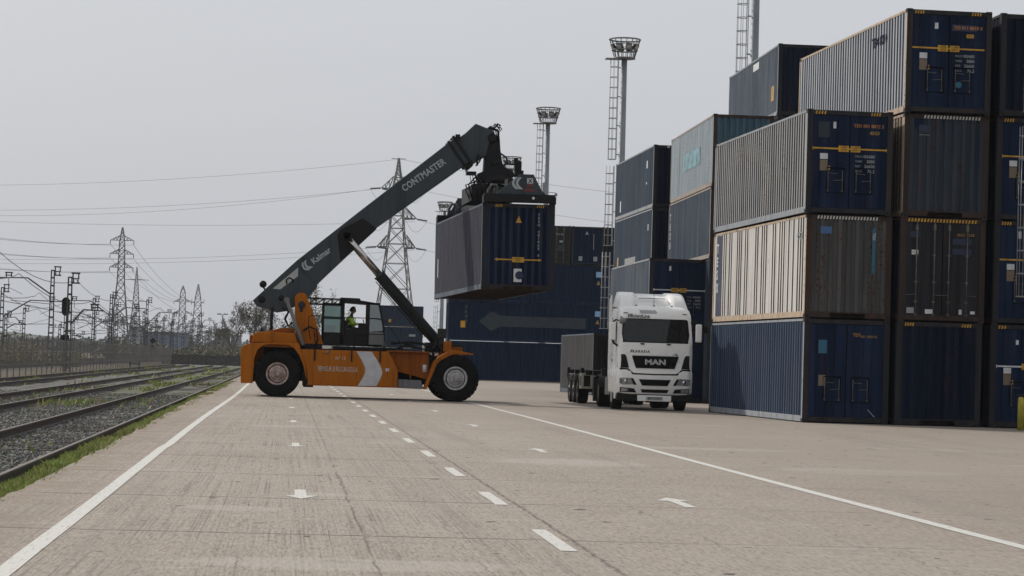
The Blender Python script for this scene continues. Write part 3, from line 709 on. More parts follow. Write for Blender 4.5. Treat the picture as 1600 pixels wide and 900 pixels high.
def data_block(t, x0, z0, y=.018, m=None):
    m = m or GRYP
    for i, (a, b) in enumerate((('MAX.W.', '30480'), ('TARE', '3880'), ('NET', '26600'), ('CU.C.', '76.2'))):
        z = z0-.135*i
        text(a, t, m, (x0, y-.004, z), .085); text(b, t, m, (x0+.56, y-.004, z), .12, bold=.002, align='RIGHT')
def front_marks(t, kind):
    y = .022
    if kind == 'recess':
        plate(t, .38, .60, 1.52, 1.68, WHT, y); plate(t, .38, .60, 1.20, 1.50, BRN, y); plate(t, .63, .67, 1.22, 1.34, YLB, y)
# Column nearest the camera (three high, four high behind/beside)
A = .043
def place(label, col, k, side, end, **kw):
    X, Y, a = col; return container(label, X, Y, a, k*CH+.0, side, end, **kw)
colA = (14.20, 68.45, A); colB = (16.86, 68.55, A+.002); colC = (19.52, 68.62, A)
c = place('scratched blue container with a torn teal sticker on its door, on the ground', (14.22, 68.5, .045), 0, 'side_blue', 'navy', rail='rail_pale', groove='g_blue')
front_marks(c, 'x'); plate(c, .42, .66, 1.93, 2.30, TEAL, .022, 'torn_sticker'); plate(c, .44, .64, 1.03, 1.33, BRN, .022)
text('TEX', c, ORG, (1.38, .02, 2.46), .13, bold=.003); text('001 8010 0', c, YLB, (1.62, .02, 2.42), .10, bold=.0)
MB().bar((1.86, .01, .40), (2.05, .01, .20), .03, .01).build('bent_handle', WHITE, c)
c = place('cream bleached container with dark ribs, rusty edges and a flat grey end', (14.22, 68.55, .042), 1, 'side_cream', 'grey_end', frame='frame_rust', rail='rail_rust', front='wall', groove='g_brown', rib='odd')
hazard(c, CH, .30, 2.05, HAZW, .004, 20); plate(c, .40, .72, 2.35, 2.55, BLUP, .012, 'blue_sticker'); plate(c, 1.88, 1.97, 1.28, 2.55, TEAL, .012, 'vertical_sticker')
text('TEX', c, WHT, (1.925, .005, 2.42), .12, rot=(0, pi/2, 0))
side_plate(c, 10.9, 11.75, .2, 2.78, DBLU, 'navy_patch')
for i, s in enumerate('TESX'): text(s, c, WHT, (.005, 11.7, 2.35-.42*i), .42, rot=(0,0,-pi/2), bold=.01)
text('45G1', c, GRYP, (.005, 1.1, 2.3), .3, rot=(0,0,-pi/2))
mb = MB(); 
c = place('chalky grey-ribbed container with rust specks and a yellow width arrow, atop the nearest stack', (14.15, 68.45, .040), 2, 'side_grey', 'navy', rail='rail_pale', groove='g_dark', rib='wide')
front_marks(c, 'recess'); width_arrow(c, 1.82, YEL, .06, 2.38, y=.018); hazard(c, CH, .22, .55, YEL, .004, 4); hazard(c, CH, 1.8, 2.1, YEL, .004, 4)
plate(c, .74, .82, 2.38, 2.56, WHT, .022); plate(c, .32, .64, 2.12, 2.56, P['navy_grey'], .022, 'painted_patch')
text('TEX 001 8012 5', c, ORG, (1.32, .02, 2.47), .13, bold=.003); text('45G1', c, YLB, (1.78, .02, 2.28), .13, bold=.003)
data_block(c, 1.38, 1.62)
# second column
c = place('dark blue container with a corrugated blank end, on the ground in the second stack', (16.80, 68.4, .046), 0, 'navy_dark', 'navy_dark', front='wall')
hazard(c, CH, .22, .5, YEL, .004, 4); hazard(c, CH, 1.85, 2.15, YEL, .004, 4)
c = place('black-doored container with four pale locking bars, second from the ground in the second stack', (16.84, 68.4, .045), 1, 'navy_dark', 'black_faded', frame='frame_rust', front='bars')
hazard(c, CH, .2, 2.2, YEL, .004, 22)
plate(c, .33, .52, 1.85, 1.98, WHT, .022); plate(c, .28, .55, 2.33, 2.50, DBLU, .022); plate(c, 1.5, 2.05, 2.16, 2.33, DBLU, .022); plate(c, 1.5, 2.05, 1.88, 2.05, DBLU, .022)
text('45G1 2210', c, YLB, (1.62, .02, 2.43), .11); plate(c, .22, .43, .22, .38, GRYP, .022); plate(c, .75, .97, .22, .34, WHT, .022); plate(c, 1.72, 1.8, .22, .36, WHT, .022); plate(c, 2.05, 2.18, .24, .32, WHT, .022)
text('INSP', c, ORG, (.425, .017, 1.91), .08, align='CENTER')
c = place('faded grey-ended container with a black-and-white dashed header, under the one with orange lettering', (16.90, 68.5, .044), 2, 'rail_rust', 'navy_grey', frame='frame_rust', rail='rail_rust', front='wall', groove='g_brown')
hazard(c, CH, .55, 2.2, HAZW, .004, 18); plate(c, .42, .72, 2.35, 2.58, DBLU, .012, 'painted_patch'); plate(c, .42, .72, 2.29, 2.305, GRYP, .012)
plate(c, .30, .54, 2.50, 2.74, P['navy'], .0135, 'painted_patch')
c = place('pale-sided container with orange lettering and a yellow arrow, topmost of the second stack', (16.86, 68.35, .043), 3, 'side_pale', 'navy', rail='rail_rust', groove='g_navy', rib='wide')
front_marks(c, 'recess'); width_arrow(c, 1.82, YEL, .1, 2.24, y=.018, heads=(0, 0)); hazard(c, CH, .22, .5, YEL, .004, 4); hazard(c, CH, 1.85, 2.15, YEL, .004, 4)
plate(c, .80, .90, 2.36, 2.53, WHT, .022); plate(c, 1.30, 2.02, 2.32, 2.50, DBLU, .022, 'number_panel'); text('TES 011 8010 8', c, ORG, (1.34, .014, 2.41), .13, bold=.004)
plate(c, 1.72, 1.93, 2.14, 2.24, YEL, .022, 'yellow_sticker'); text('45G1', c, BLK, (1.825, .014, 2.19), .08, align='CENTER'); data_block(c, 1.40, 1.62)
MB().lathe([(.09, 0), (.09, .004)], (1.52, .014, .82), 'y', 16).build('teal_sticker', TEAL, c).scale = (1, 1, 1)
text('TESCO'[:0]+'TEX 8010', c, P['navy'], (.006, 3.6, 2.3), .4, rot=(0,0,-pi/2), bold=.01)
# third column, cut by the frame edge
c = place('dark container on the ground with a white arrow on its door, behind the yellow post', (19.50, 68.5, .043), 0, 'navy_dark', 'navy')
front_marks(c, 'recess'); width_arrow(c, 1.72, WHT, .06, 2.38, y=.018); plate(c, .72, .80, 2.33, 2.46, WHT, .022); hazard(c, CH, .2, .45, YEL, .004, 3)
c = place('dark container with a yellow door stripe, resting on the one with the white arrow', (19.54, 68.55, .043), 1, 'navy_dark', 'navy')
front_marks(c, 'recess'); width_arrow(c, 1.80, YEL, .06, 2.38, y=.018, heads=(0, 0)); hazard(c, CH, .2, .5, YEL, .004, 4); plate(c, .70, .78, 2.4, 2.6, WHT, .022)
c = place('dark container with a yellow arrow, behind the upper rungs of the nearest caged ladder', (19.56, 68.6, .043), 2, 'navy_dark', 'navy')
front_marks(c, 'recess'); width_arrow(c, 1.80, YEL, .06, 2.38, y=.018); hazard(c, CH, .2, .5, YEL, .004, 4)
c = place('plain dark container on top of the third stack, right of the orange-lettered one', (19.58, 68.5, .043), 3, 'navy_dark', 'navy_dark', front='wall')
# second row
def stack(X, Y, a, items):
    for k, (label, side, end, kw) in enumerate(items):
        if label is None: label = 'blue container mostly hidden low down inside the second row of stacks'; 
        yield k, container(label, X+rnd.uniform(-.02, .02), Y+rnd.uniform(-.05, .05), a, k*CH, side, end, **kw)
HID = 'blue container hidden from view low in the stacks behind, carrying the ones above it'
cs = dict(stack(14.42, 100.2, -.001, [('navy container on the ground behind the white truck, below the one with white-arrow doors', 'side_dull', 'navy', {}),
    ('grey-sided container with navy doors and a thin white arrow, directly above the white truck cab', 'side_steel', 'navy', dict(front='recess', rail='rail_pale'))]))
c = cs[1]; width_arrow(c, 1.62, WHT, .1, 2.35, y=.018, box=YEL); plate(c, .80, .88, 2.4, 2.58, WHT, .022); data_block(c, 1.55, 1.35)
cs = dict(stack(16.66, 99.1, -.014, [(HID, 'side_dull', 'navy', dict(detail=1)), (HID, 'side_dull', 'navy', dict(detail=1)),
    ('weathered grey-blue container with white letters down its side, below the pale teal-patched one', 'side_steel', 'navy', dict(rail='rail_dust', groove='side_dull')),
    ('pale grey container with a teal patch on its side and a teal ribbed end', 'side_teal', 'teal', dict(frame='frame_rust', rail='rail_dust', front='wall'))]))
for i, s in enumerate('TEXU'): text(s, cs[2], WHT, (.005, 11.8, 2.25-.42*i), .42, rot=(0,0,-pi/2), bold=.01)
side_plate(cs[3], 3.5, 8.2, 1.15, 1.85, plain('teal_patch', (.13,.27,.31), .6, nz=.5, scale=1.5), 'teal_patch')
cs = dict(stack(19.2, 98.9, -.013, [(HID, 'side_dull', 'navy', dict(detail=1))]*4+[('grey-sided container alone on the fifth level, highest of all behind the tall mast', 'side_steel', 'navy_dark', dict(front='wall', rail='rail_pale'))]))
side_plate(cs[4], .9, 1.5, .7, 1.3, YLB, 'yellow_sticker'); side_plate(cs[4], 4.6, 6.0, 2.4, 2.7, WHT, 'white_patch')
# third row
cs = dict(stack(16.45, 113.9, .013, [(HID, 'side_dull', 'navy', dict(detail=1)), (HID, 'side_dull', 'navy', dict(detail=1)),
    ('dull blue container with a pale triangle and squares on its narrow dark end', 'side_dull', 'navy_dark', dict(front='wall', rail='rail_pale')),
    ('dull navy container with a dashed header, topmost beside the floodlight mast', 'side_dull', 'navy_dark', dict(front='wall', rail='rail_pale'))]))
c = cs[2]; MB().prism([(1.2, 2.05), (1.7, 2.05), (1.45, 2.4)], 'xz', .008, .012).build('white_triangle', GRYP, c)
plate(c, 1.28, 1.6, 1.5, 1.8, GRYP, .012); plate(c, .85, 1.9, .78, .98, GRYP, .012); plate(c, 1.15, 1.65, .50, .70, GRYP, .012); side_plate(c, 5, 8.4, .25, .85, P['side_grey'], 'grey_patch'); side_plate(c, 10.6, 11.0, .5, 1.0, YLB, 'yellow_sticker')
side_plate(c, 1.2, 1.4, 1.9, 2.2, WHT, 'white_mark')
hazard(cs[3], CH, .6, 1.9, HAZW, .004, 6); side_plate(cs[3], 1.9, 2.2, 1.95, 2.3, WHT, 'white_mark'); side_plate(cs[3], 2.0, 2.2, 1.2, 1.3, WHT, 'white_mark'); side_plate(cs[3], 10.2, 10.5, .35, .9, WHT, 'white_mark')
# single grey container behind the trailer
c = container('grey container standing alone on the ground behind the truck trailer', 14.12, 115.6, .014, 0, 'side_drab', 'black', rail='side_steel', front='wall')
# long stack set across the yard at the back: side walls face the camera
SGN = plain('white_blue_sign', (.22,.36,.55), .5)
def long_box(label, X, Y, z, side, end, **kw): return container(label, X, Y, -pi/2+.0, z, side, end, frame='frame', front='wall', **kw)
GB = 'blue containers laid across the far end of the yard'
for k, lb in enumerate(('blue container lying crosswise on the ground, behind the front tyre of the machine',
                        'blue container lying crosswise with a faded grey arrow logo and letters down its side',
                        'blue container lying crosswise, third up, half hidden behind the hanging container')):
    c = container(lb, 11.68+rnd.uniform(-.03, .03), 184+CW, -pi/2, k*CH, 'far_blue', 'far_blue', front='wall', rail='navy', group=GB)
    # this container's +x side (local x = CW) faces away; local x=0 faces +Y, so turn it to show local x = 0 to the camera
    c.location = (11.68+CL, 184, k*CH); c.rotation_euler = (0, 0, pi/2)
    side_plate(c, .9, 1.35, 2.05, 2.45, SGN, 'white_blue_sign', .006) if k else None
    if k: MB().prism([(1.0, 1.5), (1.3, 1.5), (1.15, 1.8)], 'yz', .003, .008).build('warning_triangle', YLB, c)
    if k == 1:
        side_plate(c, 10.9, 11.25, .95, 1.45, YEL, 'yellow_sticker', .006)
        text('N', c, FADED, (0, 11.1, 1.2), .01)
        for i, s in enumerate('TEXU'): text(s, c, plain('pale_lettering', (.12,.13,.12), .6), (.003, 10.95, 2.45-.33*i), .3, rot=(0,0,-pi/2))
        MB().prism([(9.9, 1.45), (9.0, 2.2), (8.25, 1.9), (2.0, 1.9), (2.0, 1.1), (8.25, 1.1), (9.0, .75)], 'yz', .002, .006).build('faded_logo', FADED, c)
for (x, lb, m, kw) in ((18.15, 'black container set end-on, on top of the blue crosswise row, left one', 'black', dict(front='bars')), (20.66, 'blue end-on container with two small pale signs, on top of the crosswise row', 'far_blue', dict(front='wall')), (23.2, 'dark container end-on on top of the crosswise row, behind the mast ladder', 'navy_dark', dict(front='wall'))):
    c = container(lb, x, 184.2, 0, 3*CH, m, m, **kw)
    if m == 'far_blue':
        for xx in (.55, 1.65): plate(c, xx, xx+.28, .35, .68, GRYP, .012)
        MB().prism([(1.0, 2.3), (1.25, 2.3), (1.12, 2.55)], 'xz', .008, .012).build('warning_triangle', GRYP, c); plate(c, 1.62, 1.66, 1.2, 2.35, GRYP, .012, 'number_strip')
    if m == 'black': text('TES 483', c, GRYP, (1.3, .003, 2.25), .2); plate(c, 1.6, 1.85, 1.65, 1.8, GRYP, -.01); plate(c, 1.5, 1.9, 1.0, 1.5, P['navy_grey'], -.01)
# far small stack behind the cab of the orange machine
for k, lb in enumerate(('short blue container at the bottom of the small far stack behind the orange machine', 'short blue container in the middle of the small far stack behind the orange machine', 'short blue container with a yellow sticker, topmost of the small far stack')):
    c = container(lb, 12.45+6.06, 345, pi/2, k*CH, 'far_blue', 'far_blue', front='wall', L=6.06, detail=0, group=GB)
    if k == 2: side_plate(c, 4.4, 4.75, .6, 1.0, YEL, 'yellow_sticker', .006)
    if k == 1: side_plate(c, 1.0, 1.9, 1.6, 1.9, GRYP, 'pale_patch', .006)
# the hanging container
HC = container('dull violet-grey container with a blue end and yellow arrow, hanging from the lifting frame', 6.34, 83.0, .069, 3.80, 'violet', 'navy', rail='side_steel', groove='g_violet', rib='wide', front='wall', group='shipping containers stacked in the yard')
HC.rotation_euler = (R(-.42), R(-.55), .069)
width_arrow(HC, 1.02, YEL, .42, 2.02, y=.014, split=False); hazard(HC, CH, .42, .68, YEL, .004, 4); hazard(HC, CH, 1.82, 2.08, YEL, .004, 4)
MB().prism([(1.12, 2.25), (1.32, 2.25), (1.22, 2.48)], 'xz', .010, .014).build('warning_triangle', YEL, HC)
for i, s in enumerate('TESO 481868 6'):
    if s != ' ': text(s, HC, GRYP, (1.90, .010, 2.52-.112*i), .12, align='CENTER', bold=.003)
plate(HC, 1.08, 1.35, .28, .72, WHT, .014); MB().lathe([(.14, 0), (.14, .003)], (1.27, .006, .5), 'y', 20).build('dark_emblem', DBLU, HC)
side_plate(HC, 11.3, 11.45, .8, 1.5, WHT, 'white_mark')
# ------------------------------------------------------------------ people
SKIN = plain('skin', (.35,.19,.13), .55, nz=.06); HAIR = plain('dark_hair', (.012,.009,.008), .7)
def skin_chain(name, nodes, edges, mat, parent, sub=1):
    me = bpy.data.meshes.new(name); me.from_pydata([n[0] for n in nodes], edges, [])
    o = bpy.data.objects.new(name, me); COL.objects.link(o)
    md = o.modifiers.new('skin', 'SKIN'); md.use_smooth_shade = True
    if not me.skin_vertices:
        bpy.context.view_layer.objects.active = o; o.select_set(True); bpy.ops.mesh.customdata_skin_add()
    for i, n in enumerate(nodes):
        r = n[1]; me.skin_vertices[0].data[i].radius = (r, r) if not isinstance(r, tuple) else r
    me.skin_vertices[0].data[0].use_root = True
    s = o.modifiers.new('sub', 'SUBSURF'); s.levels = sub; s.render_levels = sub
    dg = bpy.context.evaluated_depsgraph_get(); m2 = bpy.data.meshes.new_from_object(o.evaluated_get(dg)); m2.name = name
    bpy.data.objects.remove(o)
    for p in m2.polygons: p.use_smooth = True
    m2.materials.clear(); return link(name, m2, mat, parent)
def seated_person(label, loc, rz, shirt, vest=None):
    """faces local +x, seat at origin height 0 (hips)"""
    t = thing('person', label, 'person', loc, rz)
    nodes = [((0,0,.10), (.13,.17)), ((0,0,.30), (.11,.15)), ((.02,0,.48), (.12,.19)), ((.05,0,.56), (.05,.06)), ((.065,0,.64), .05)]
    edges = [(0,1), (1,2), (2,3), (3,4)]
    for s in (-1, 1):
        b = len(nodes)
        nodes += [((.0, .20*s, .49), .055), ((.10, .25*s, .25), .042), ((.36, .17*s, .27), .03), ((.41, .16*s, .28), (.022, .036))]
        edges += [(2, b), (b, b+1), (b+1, b+2), (b+2, b+3)]
        for f in range(4):   # four unequal bent fingers around the wheel rim, thumb from the palm side
            c = len(nodes); y = .16*s+(-.028+.019*f); ln = (.03, .036, .034, .026)[f]
            nodes += [((.435, y, .288), .009), ((.435+ln, y, .282), .0085), ((.44+ln, y, .25), .0075)]; edges += [(b+3, c), (c, c+1), (c+1, c+2)]
        c = len(nodes); nodes += [((.42, .125*s, .29), .010), ((.45, .11*s, .275), .009)]; edges += [(b+3, c), (c, c+1)]
        b = len(nodes); nodes += [((.02, .10*s, .06), .09), ((.45, .13*s, .08), .065), ((.52, .13*s, -.34), .045), ((.62, .13*s, -.40), .035)]
        edges += [(0, b), (b, b+1), (b+1, b+2), (b+2, b+3)]
    skin_chain('body', nodes, edges, shirt, t)
    # head with brow, nose, lips, chin, ears
    bm = bmesh.new(); bmesh.ops.create_uvsphere(bm, u_segments=28, v_segments=20, radius=1)
    for v in bm.verts:
        x, y, z = v.co; w = 1-.22*max(0, -z)**1.5
        v.co = Vector((x*.098*w, y*.076*w, z*.125))
        if x > .2: 
            v.co.x += .014*math.exp(-((z+.18)**2)/.02-(y**2)/.02)*1.6+.006*math.exp(-((z-.22)**2)/.01-(y**2)/.3)-.008*math.exp(-((z-.05)**2)/.012-((abs(y)-.38)**2)/.03)
            v.co.x += .006*math.exp(-((z+.48)**2)/.006-(y**2)/.06)+.008*math.exp(-((z+.85)**2)/.03-(y**2)/.1)
    me = bpy.data.meshes.new('head'); bm.to_mesh(me); bm.free()
    for p in me.polygons: p.use_smooth = True
    h = link('head', me, SKIN, t); h.location = (.095, 0, .74); h.rotation_euler = (0, R(8), 0)
    for s in (-1, 1):
        MB().lathe([(.001, -.004), (.016, -.002), (.026, .006), (.018, .010), (.001, .008)], (-.005, .077*s, -.005), 'y', 12).build('ear', SKIN, h)
        MB().lathe([(.0005, .012), (.008, .008), (.011, 0), (.008, -.008)], (.082, .03*s, .012), 'x', 10).build('eye', plain('eye_dark', (.05,.04,.035), .2), h)
    MB().box(.088, .094, -.022, .022, -.062, -.056).build('mouth', plain('lips', (.2,.08,.07), .5), h)
    bm = bmesh.new(); bmesh.ops.create_uvsphere(bm, u_segments=24, v_segments=16, radius=1)
    for v in list(bm.verts):
        x, y, z = v.co; k = 1+.06*mnoise.noise(v.co*6)
        v.co = Vector((x*.108*k-.008, y*.086*k, z*.133*k+.006))
    bmesh.ops.delete(bm, geom=[v for v in bm.verts if (v.co.x > .03 and v.co.z < .062) or v.co.z < -.06], context='VERTS')
    me = bpy.data.meshes.new('hair'); bm.to_mesh(me); bm.free()
    hr = link('hair', me, HAIR, h)
    if vest:
        skin_chain('hi_vis_jacket', [((-.01,0,.10), (.19,.22)), ((-.02,0,.30), (.175,.21)), ((0,0,.47), (.17,.235)), ((.0,.20,.50), .085), ((.0,-.20,.50), .085), ((.10,.26,.25), .07), ((.10,-.26,.25), .07), ((.30,.19,.265), .05), ((.30,-.19,.265), .05)], [(0,1),(1,2),(2,3),(2,4),(3,5),(4,6),(5,7),(6,8)], vest, t)
    return t
# ------------------------------------------------------------------ orange reach stacker
ORANGE = weathered('orange_machine_paint', (.36,.104,.0015), (.40,.125,.006), .4, .35, .4, 1., .35, (.15,.045,.004), .12)
ORD = weathered('orange_inner_paint', (.27,.07,.003), (.29,.085,.008), .4, .5, .5, 1., .5, spec=.1)
GREY = weathered('grey_boom_paint', (.036,.046,.053), (.055,.066,.073), .35, .05, .42, 1., .25, spec=.25)
LGREY = weathered('light_grey_paint', (.15,.15,.155), (.22,.22,.22), .4, .2, .45)
CHR = plain('chromed_rod', (.55,.52,.50), .18, .9, nz=.12)
RIMW = plain('rim_paint', (.44,.43,.42), .5, nz=.3, scale=5); RIMR = plain('dusty_rim_paint', (.42,.31,.27), .6, nz=.4, scale=6)
LETT = plain('silver_lettering', (.36,.38,.39), .5); LETO = plain('worn_white_lettering', (.55,.46,.38), .6, nz=.4, scale=9)
RSX, RSY = -.30, 88.5
RS = thing('reach_stacker', 'large orange and grey container-lifting machine, seen side-on, with its boom raised over the yard', 'reach stacker', (RSX, RSY, 0), 0)
RS['label'] = 'large orange and grey container-lifting machine seen side-on with its long boom raised'
def wheel(t, x, y, r, w, rim, name='wheel', hub=True, sgn=-1, rr=None):
    rr = rr or r*.475; o = thing_part(name, t, (x, y, r-.012))
    mb = MB(); h = w/2
    prof = [(rr, -h*.80), (rr*1.12, -h*.93), (r*.72, -h*.99), (r*.88, -h*.93), (r*.955, -h*.80), (r*.975, -h*.5), (r*.978, h*.5), (r*.955, h*.80), (r*.88, h*.93), (r*.72, h*.99), (rr*1.12, h*.93), (rr, h*.80)]
    mb.lathe([(q[0], q[1]) for q in prof], (0,0,0), 'y', 56)
    n = 30
    for i in range(n):
        for s in (-1, 1):
            a = 2*pi*(i+.25*s)/n; ca, sa = cos(a), sin(a); a2 = a+.09; 
            def pt(rad, yy, an): return (rad*cos(an), yy, rad*sin(an))
            w2 = .055
            vs = [pt(r*.86, s*h*.965, a-w2), pt(r*.86, s*h*.965, a+w2), pt(r*1.0, s*h*.86, a+w2), pt(r*1.0, s*h*.86, a-w2), pt(r*.97, s*h*.05, a-w2+.07), pt(r*.97, s*h*.05, a+w2+.07), pt(r*1.0, s*h*.05, a+w2+.07), pt(r*1.0, s*h*.05, a-w2+.07), pt(r*.84, s*h*.8, a-w2), pt(r*.84, s*h*.8, a+w2)]
            mb.add(vs, [(0,1,2,3), (3,2,6,7), (7,6,5,4), (0,3,7,4,8), (1,9,5,6,2)])
    mb.build('tyre', RUB, o)
    mb = MB(); e = sgn
    prof = [(rr*1.03, e*h*.80), (rr*1.02, e*h*.95), (rr*.93, e*h*.96), (rr*.90, e*h*.86), (rr*.84, e*h*.80), (rr*.76, e*h*.80), (rr*.68, e*h*.86), (rr*.40, e*h*.90), (rr*.37, e*h*1.0), (rr*.14, e*h*1.04), (.0, e*h*1.04)]
    mb.lathe(prof, (0,0,0), 'y', 40)
    mb.build('rim', rim, o)
    mb = MB()
    for i in range(16):
        a = 2*pi*i/16; c = (rr*.56*cos(a), e*h*.86, rr*.56*sin(a)); mb.lathe([(.016*r/.8, 0), (.016*r/.8, e*.03)], c, 'y', 6)
    for i in range(10):
        a = 2*pi*i/10; c = (rr*.24*cos(a), e*h*1.0, rr*.24*sin(a)); mb.lathe([(.014, 0), (.014, e*.03)], c, 'y', 6)
    mb.build('wheel_nuts', DARKMET, o)
    return o
def thing_part(name, parent, loc=(0,0,0), rot=(0,0,0)):
    o = bpy.data.objects.new(name, None); COL.objects.link(o); o.parent = parent; o.location = loc; o.rotation_euler = rot; return o
for s in (-1, 1): wheel(RS, 0, 1.68*s, .80, .60, RIMR, sgn=s)
for s in (-1, 1):
    w = wheel(RS, 6.12, 1.70*s, .815, .56, RIMW, sgn=s, rr=.40); wheel(RS, 6.12, 1.06*s, .815, .56, RIMW, sgn=s, rr=.40)
    if s < 0: MB().path([(-.05,-.27,.05),(.05,-.27,.02),(-.02,-.27,-.06)], .012, 5).build('rim_mark', plain('red_mark', (.35,.03,.03), .5), w)
# chassis
mb = MB()
mb.prism([(-1.15,.55), (6.4,.55), (6.55,1.3), (5.2,1.62), (.8,1.62), (-1.15,1.5)], 'xz', -.72, .72)
mb.box(-1.1, 1.0, -.71, .71, 1.3, 1.80); mb.box(5.95, 6.3, -1.4, 1.4, .62, 1.0); mb.box(-.12, .12, -1.4, 1.4, .68, .92); mb.box(.9, 1.25, -1.0, 1.0, .35, .8)
mb.box(.86, 1.02, -1.75, -1.55, .42, 1.15); mb.tube((.75,-1.7,.95), (1.1,-1.7,.95), .03)
mb.build('chassis', BLK, RS, .02)
side = [(.77,1.655), (.93,1.16), (1.02,.80), (1.05,.44), (4.13,.44), (4.13,1.02), (3.92,1.42), (3.79,1.66)]
for s in (-1, 1):
    mb = MB(); mb.prism(side, 'xz', 1.93*s, 1.15*s); 
    o = mb.build('side_tank', ORANGE, RS, .02, 2)
    mb = MB(); mb.prism([(3.70,1.655), (3.86,1.42), (4.06,1.0), (5.24,.72), (5.18,1.70), (4.9,1.66)], 'xz', 1.70*s, 1.2*s); mb.box(3.72, 5.2, 1.66*s, 1.9*s, 1.655, 1.70)
    mb.box(4.55, 4.60, 1.70*s, 1.73*s, .75, 1.66); mb.build('inner_panel', ORD, RS, .008)
    mb = MB(); mb.prism([(4.15,.42), (5.02,.40), (4.94,.70), (4.15,.72)], 'xz', 1.90*s, 1.1*s); mb.build('battery_box', LGREY, RS, .01)
    mb = MB(); mb.box(1.2, 1.23, 1.935*s, 1.94*s, .46, 1.64); mb.box(3.76, 3.775, 1.70*s, 1.94*s, .7, 1.64); mb.box(1.0, 4.15, 1.92*s, 1.96*s, .425, .455); mb.box(2.4, 2.413, 1.934*s, 1.937*s, .46, 1.64); mb.build('panel_seam', ORD, RS)
    # white swoosh
    a0 = [(2.68,1.64), (2.86,1.36), (2.99,1.10), (3.0,.92), (2.94,.75), (2.76,.46)]; a1 = [(3.40,.46), (3.53,.72), (3.60,.92), (3.56,1.06), (3.42,1.34), (3.20,1.64)]
    mb = MB(); k = len(a0); pts = a0+a1
    for i in range(k-1):
        q = [a0[i], a0[i+1], a1[k-2-i], a1[k-1-i]]; mb.prism(q, 'xz', 1.932*s, 1.937*s)
    mb.build('white_stripe', plain('stripe_white', (.50,.50,.52), .5, nz=.12, scale=4), RS)
    mb = MB(); mb.box(3.70, 3.82, 1.94*s, 1.932*s, .98, 1.09); mb.build('white_label', WHT, RS)
    mb = MB(); mb.lathe([(.05, 0), (.055, .03*s), (.03, .05*s), (0, .055*s)], (1.68, 1.935*s, 1.58), 'y', 14); mb.build('side_lamp', LGREY, RS)
    # rear mudguard + counterweight cheek with wheel arch
    outl = [(-1.24,.44), (-1.27,1.60), (-1.22,1.70), (-1.0,1.80), (-.1,1.86), (.70,1.86), (.77,1.655), (.93,1.16), (1.03,.62), (.98,.70), (.88,1.10), (.73,1.45), (.55,1.68), (.36,1.78), (-.30,1.80), (-.52,1.74), (-.70,1.60), (-.80,1.30), (-.84,.44)]
    mb = MB(); mb.prism(outl, 'xz', 1.98*s, 1.80*s); mb.build('rear_mudguard', ORANGE, RS, .02, 2)
    mb = MB(); mb.prism([(-1.22,.5), (-1.24,1.66), (-.62,1.74), (-.80,1.3), (-.82,.5)], 'xz', 1.80*s, .7*s); mb.prism([(-.6,1.70), (.55,1.70), (.7,1.84), (-1.0,1.78)], 'xz', 1.80*s, .7*s); mb.build('mudguard_liner', ORD, RS)
    mb = MB(); mb.prism([(-.90,1.84), (-.86,2.16), (-.60,2.22), (.55,2.20), (.66,1.84)], 'xz', 1.62*s, .55*s); mb.build('engine_hood', ORANGE, RS, .04, 2)
    # boom tower
    mb = MB(); n = 10
    tw = [(.60,1.84), (.52,3.40)]+[(.74+.235*cos(a), 3.38+.24*sin(a)) for a in [pi*.95-i*pi*.85/8 for i in range(9)]]+[(1.22,2.75), (1.56,1.84)]
    mb.prism(tw, 'xz', .98*s, .80*s); mb.build('boom_tower', ORANGE, RS, .015)
    mb = MB(); mb.lathe([(.12, 0), (.12, .05*s), (.09, .06*s), (0, .06*s)], (.76, .98*s, 3.20), 'y', 20); mb.box(.70, .81, .98*s, 1.0*s, 2.95, 3.3); mb.build('pivot_pin', DARKMET, RS)
    # front fender strap
    ff = [(5.02,.40), (5.13,.40), (5.46,1.28), (5.60,1.42), (6.04,1.66), (6.70,1.63), (6.72,1.68), (6.05,1.78), (5.95,1.80), (5.50,1.52), (5.33,1.34)]
    mb = MB(); mb.prism(ff, 'xz', 1.98*s, 1.35*s); mb.build('front_mudguard', ORANGE, RS, .01)
    # lift cylinders
    d = Vector((5.72-2.30, 0, 1.92-5.70)).normalized(); y = .72*s; p0 = Vector((2.26, y, 5.66)); p1 = Vector((3.48, y, 4.32)); p2 = Vector((5.74, y, 1.86))
    mb = MB(); mb.tube(p0, p1, .095, 18); mb.build('cylinder_rod', CHR, RS)
    mb = MB(); mb.path([p1-d*.06, p1, p1, p2], [.19, .19, .165, .165], 18); lc = mb.build('lift_cylinder', GREY, RS); MB().lathe([(.17, -.16), (.17, .16)], p2, 'y', 16).build('cylinder_foot', BLK, lc); MB().lathe([(.13, -.14), (.13, .14)], p0, 'y', 16).build('cylinder_head', BLK, lc)
    MB().tube(p1+Vector((-.12,0,-.18)), p1+Vector((-.12,0,-.18))+d*2.6, .018, 6).build('oil_pipe', BLK, lc)
text('TERMISUR EUROCARGO,S.A.', RS, LETO, (1.36, -1.940, 1.00), .245, bold=.002, width=1.40)
text('N° 12', RS, LETO, (1.97, -1.940, 1.38), .155, bold=.002, xscale=.85, spacing=1.1)
MB().box(-1.0, -.5, -1.1, 1.1, .5, 2.1).box(-.5, .8, -.9, .9, 1.7, 2.1).build('counterweight', ORD, RS, .03)
mb = MB(); mb.prism([(-.5,2.2), (.5,2.2), (.58,2.36), (.1,2.38), (-.3,2.28)], 'xz', -.9, .9); mb.build('engine_cowl', ORD, RS, .03)
mb = MB(); mb.box(5.72, 6.0, -1.3, -.5, 1.70, 2.08); mb.box(5.72, 6.0, .5, 1.3, 1.70, 2.08); mb.box(5.62, 6.42, -.6, .6, 1.4, 1.9); mb.build('front_bracket', ORANGE, RS, .03)
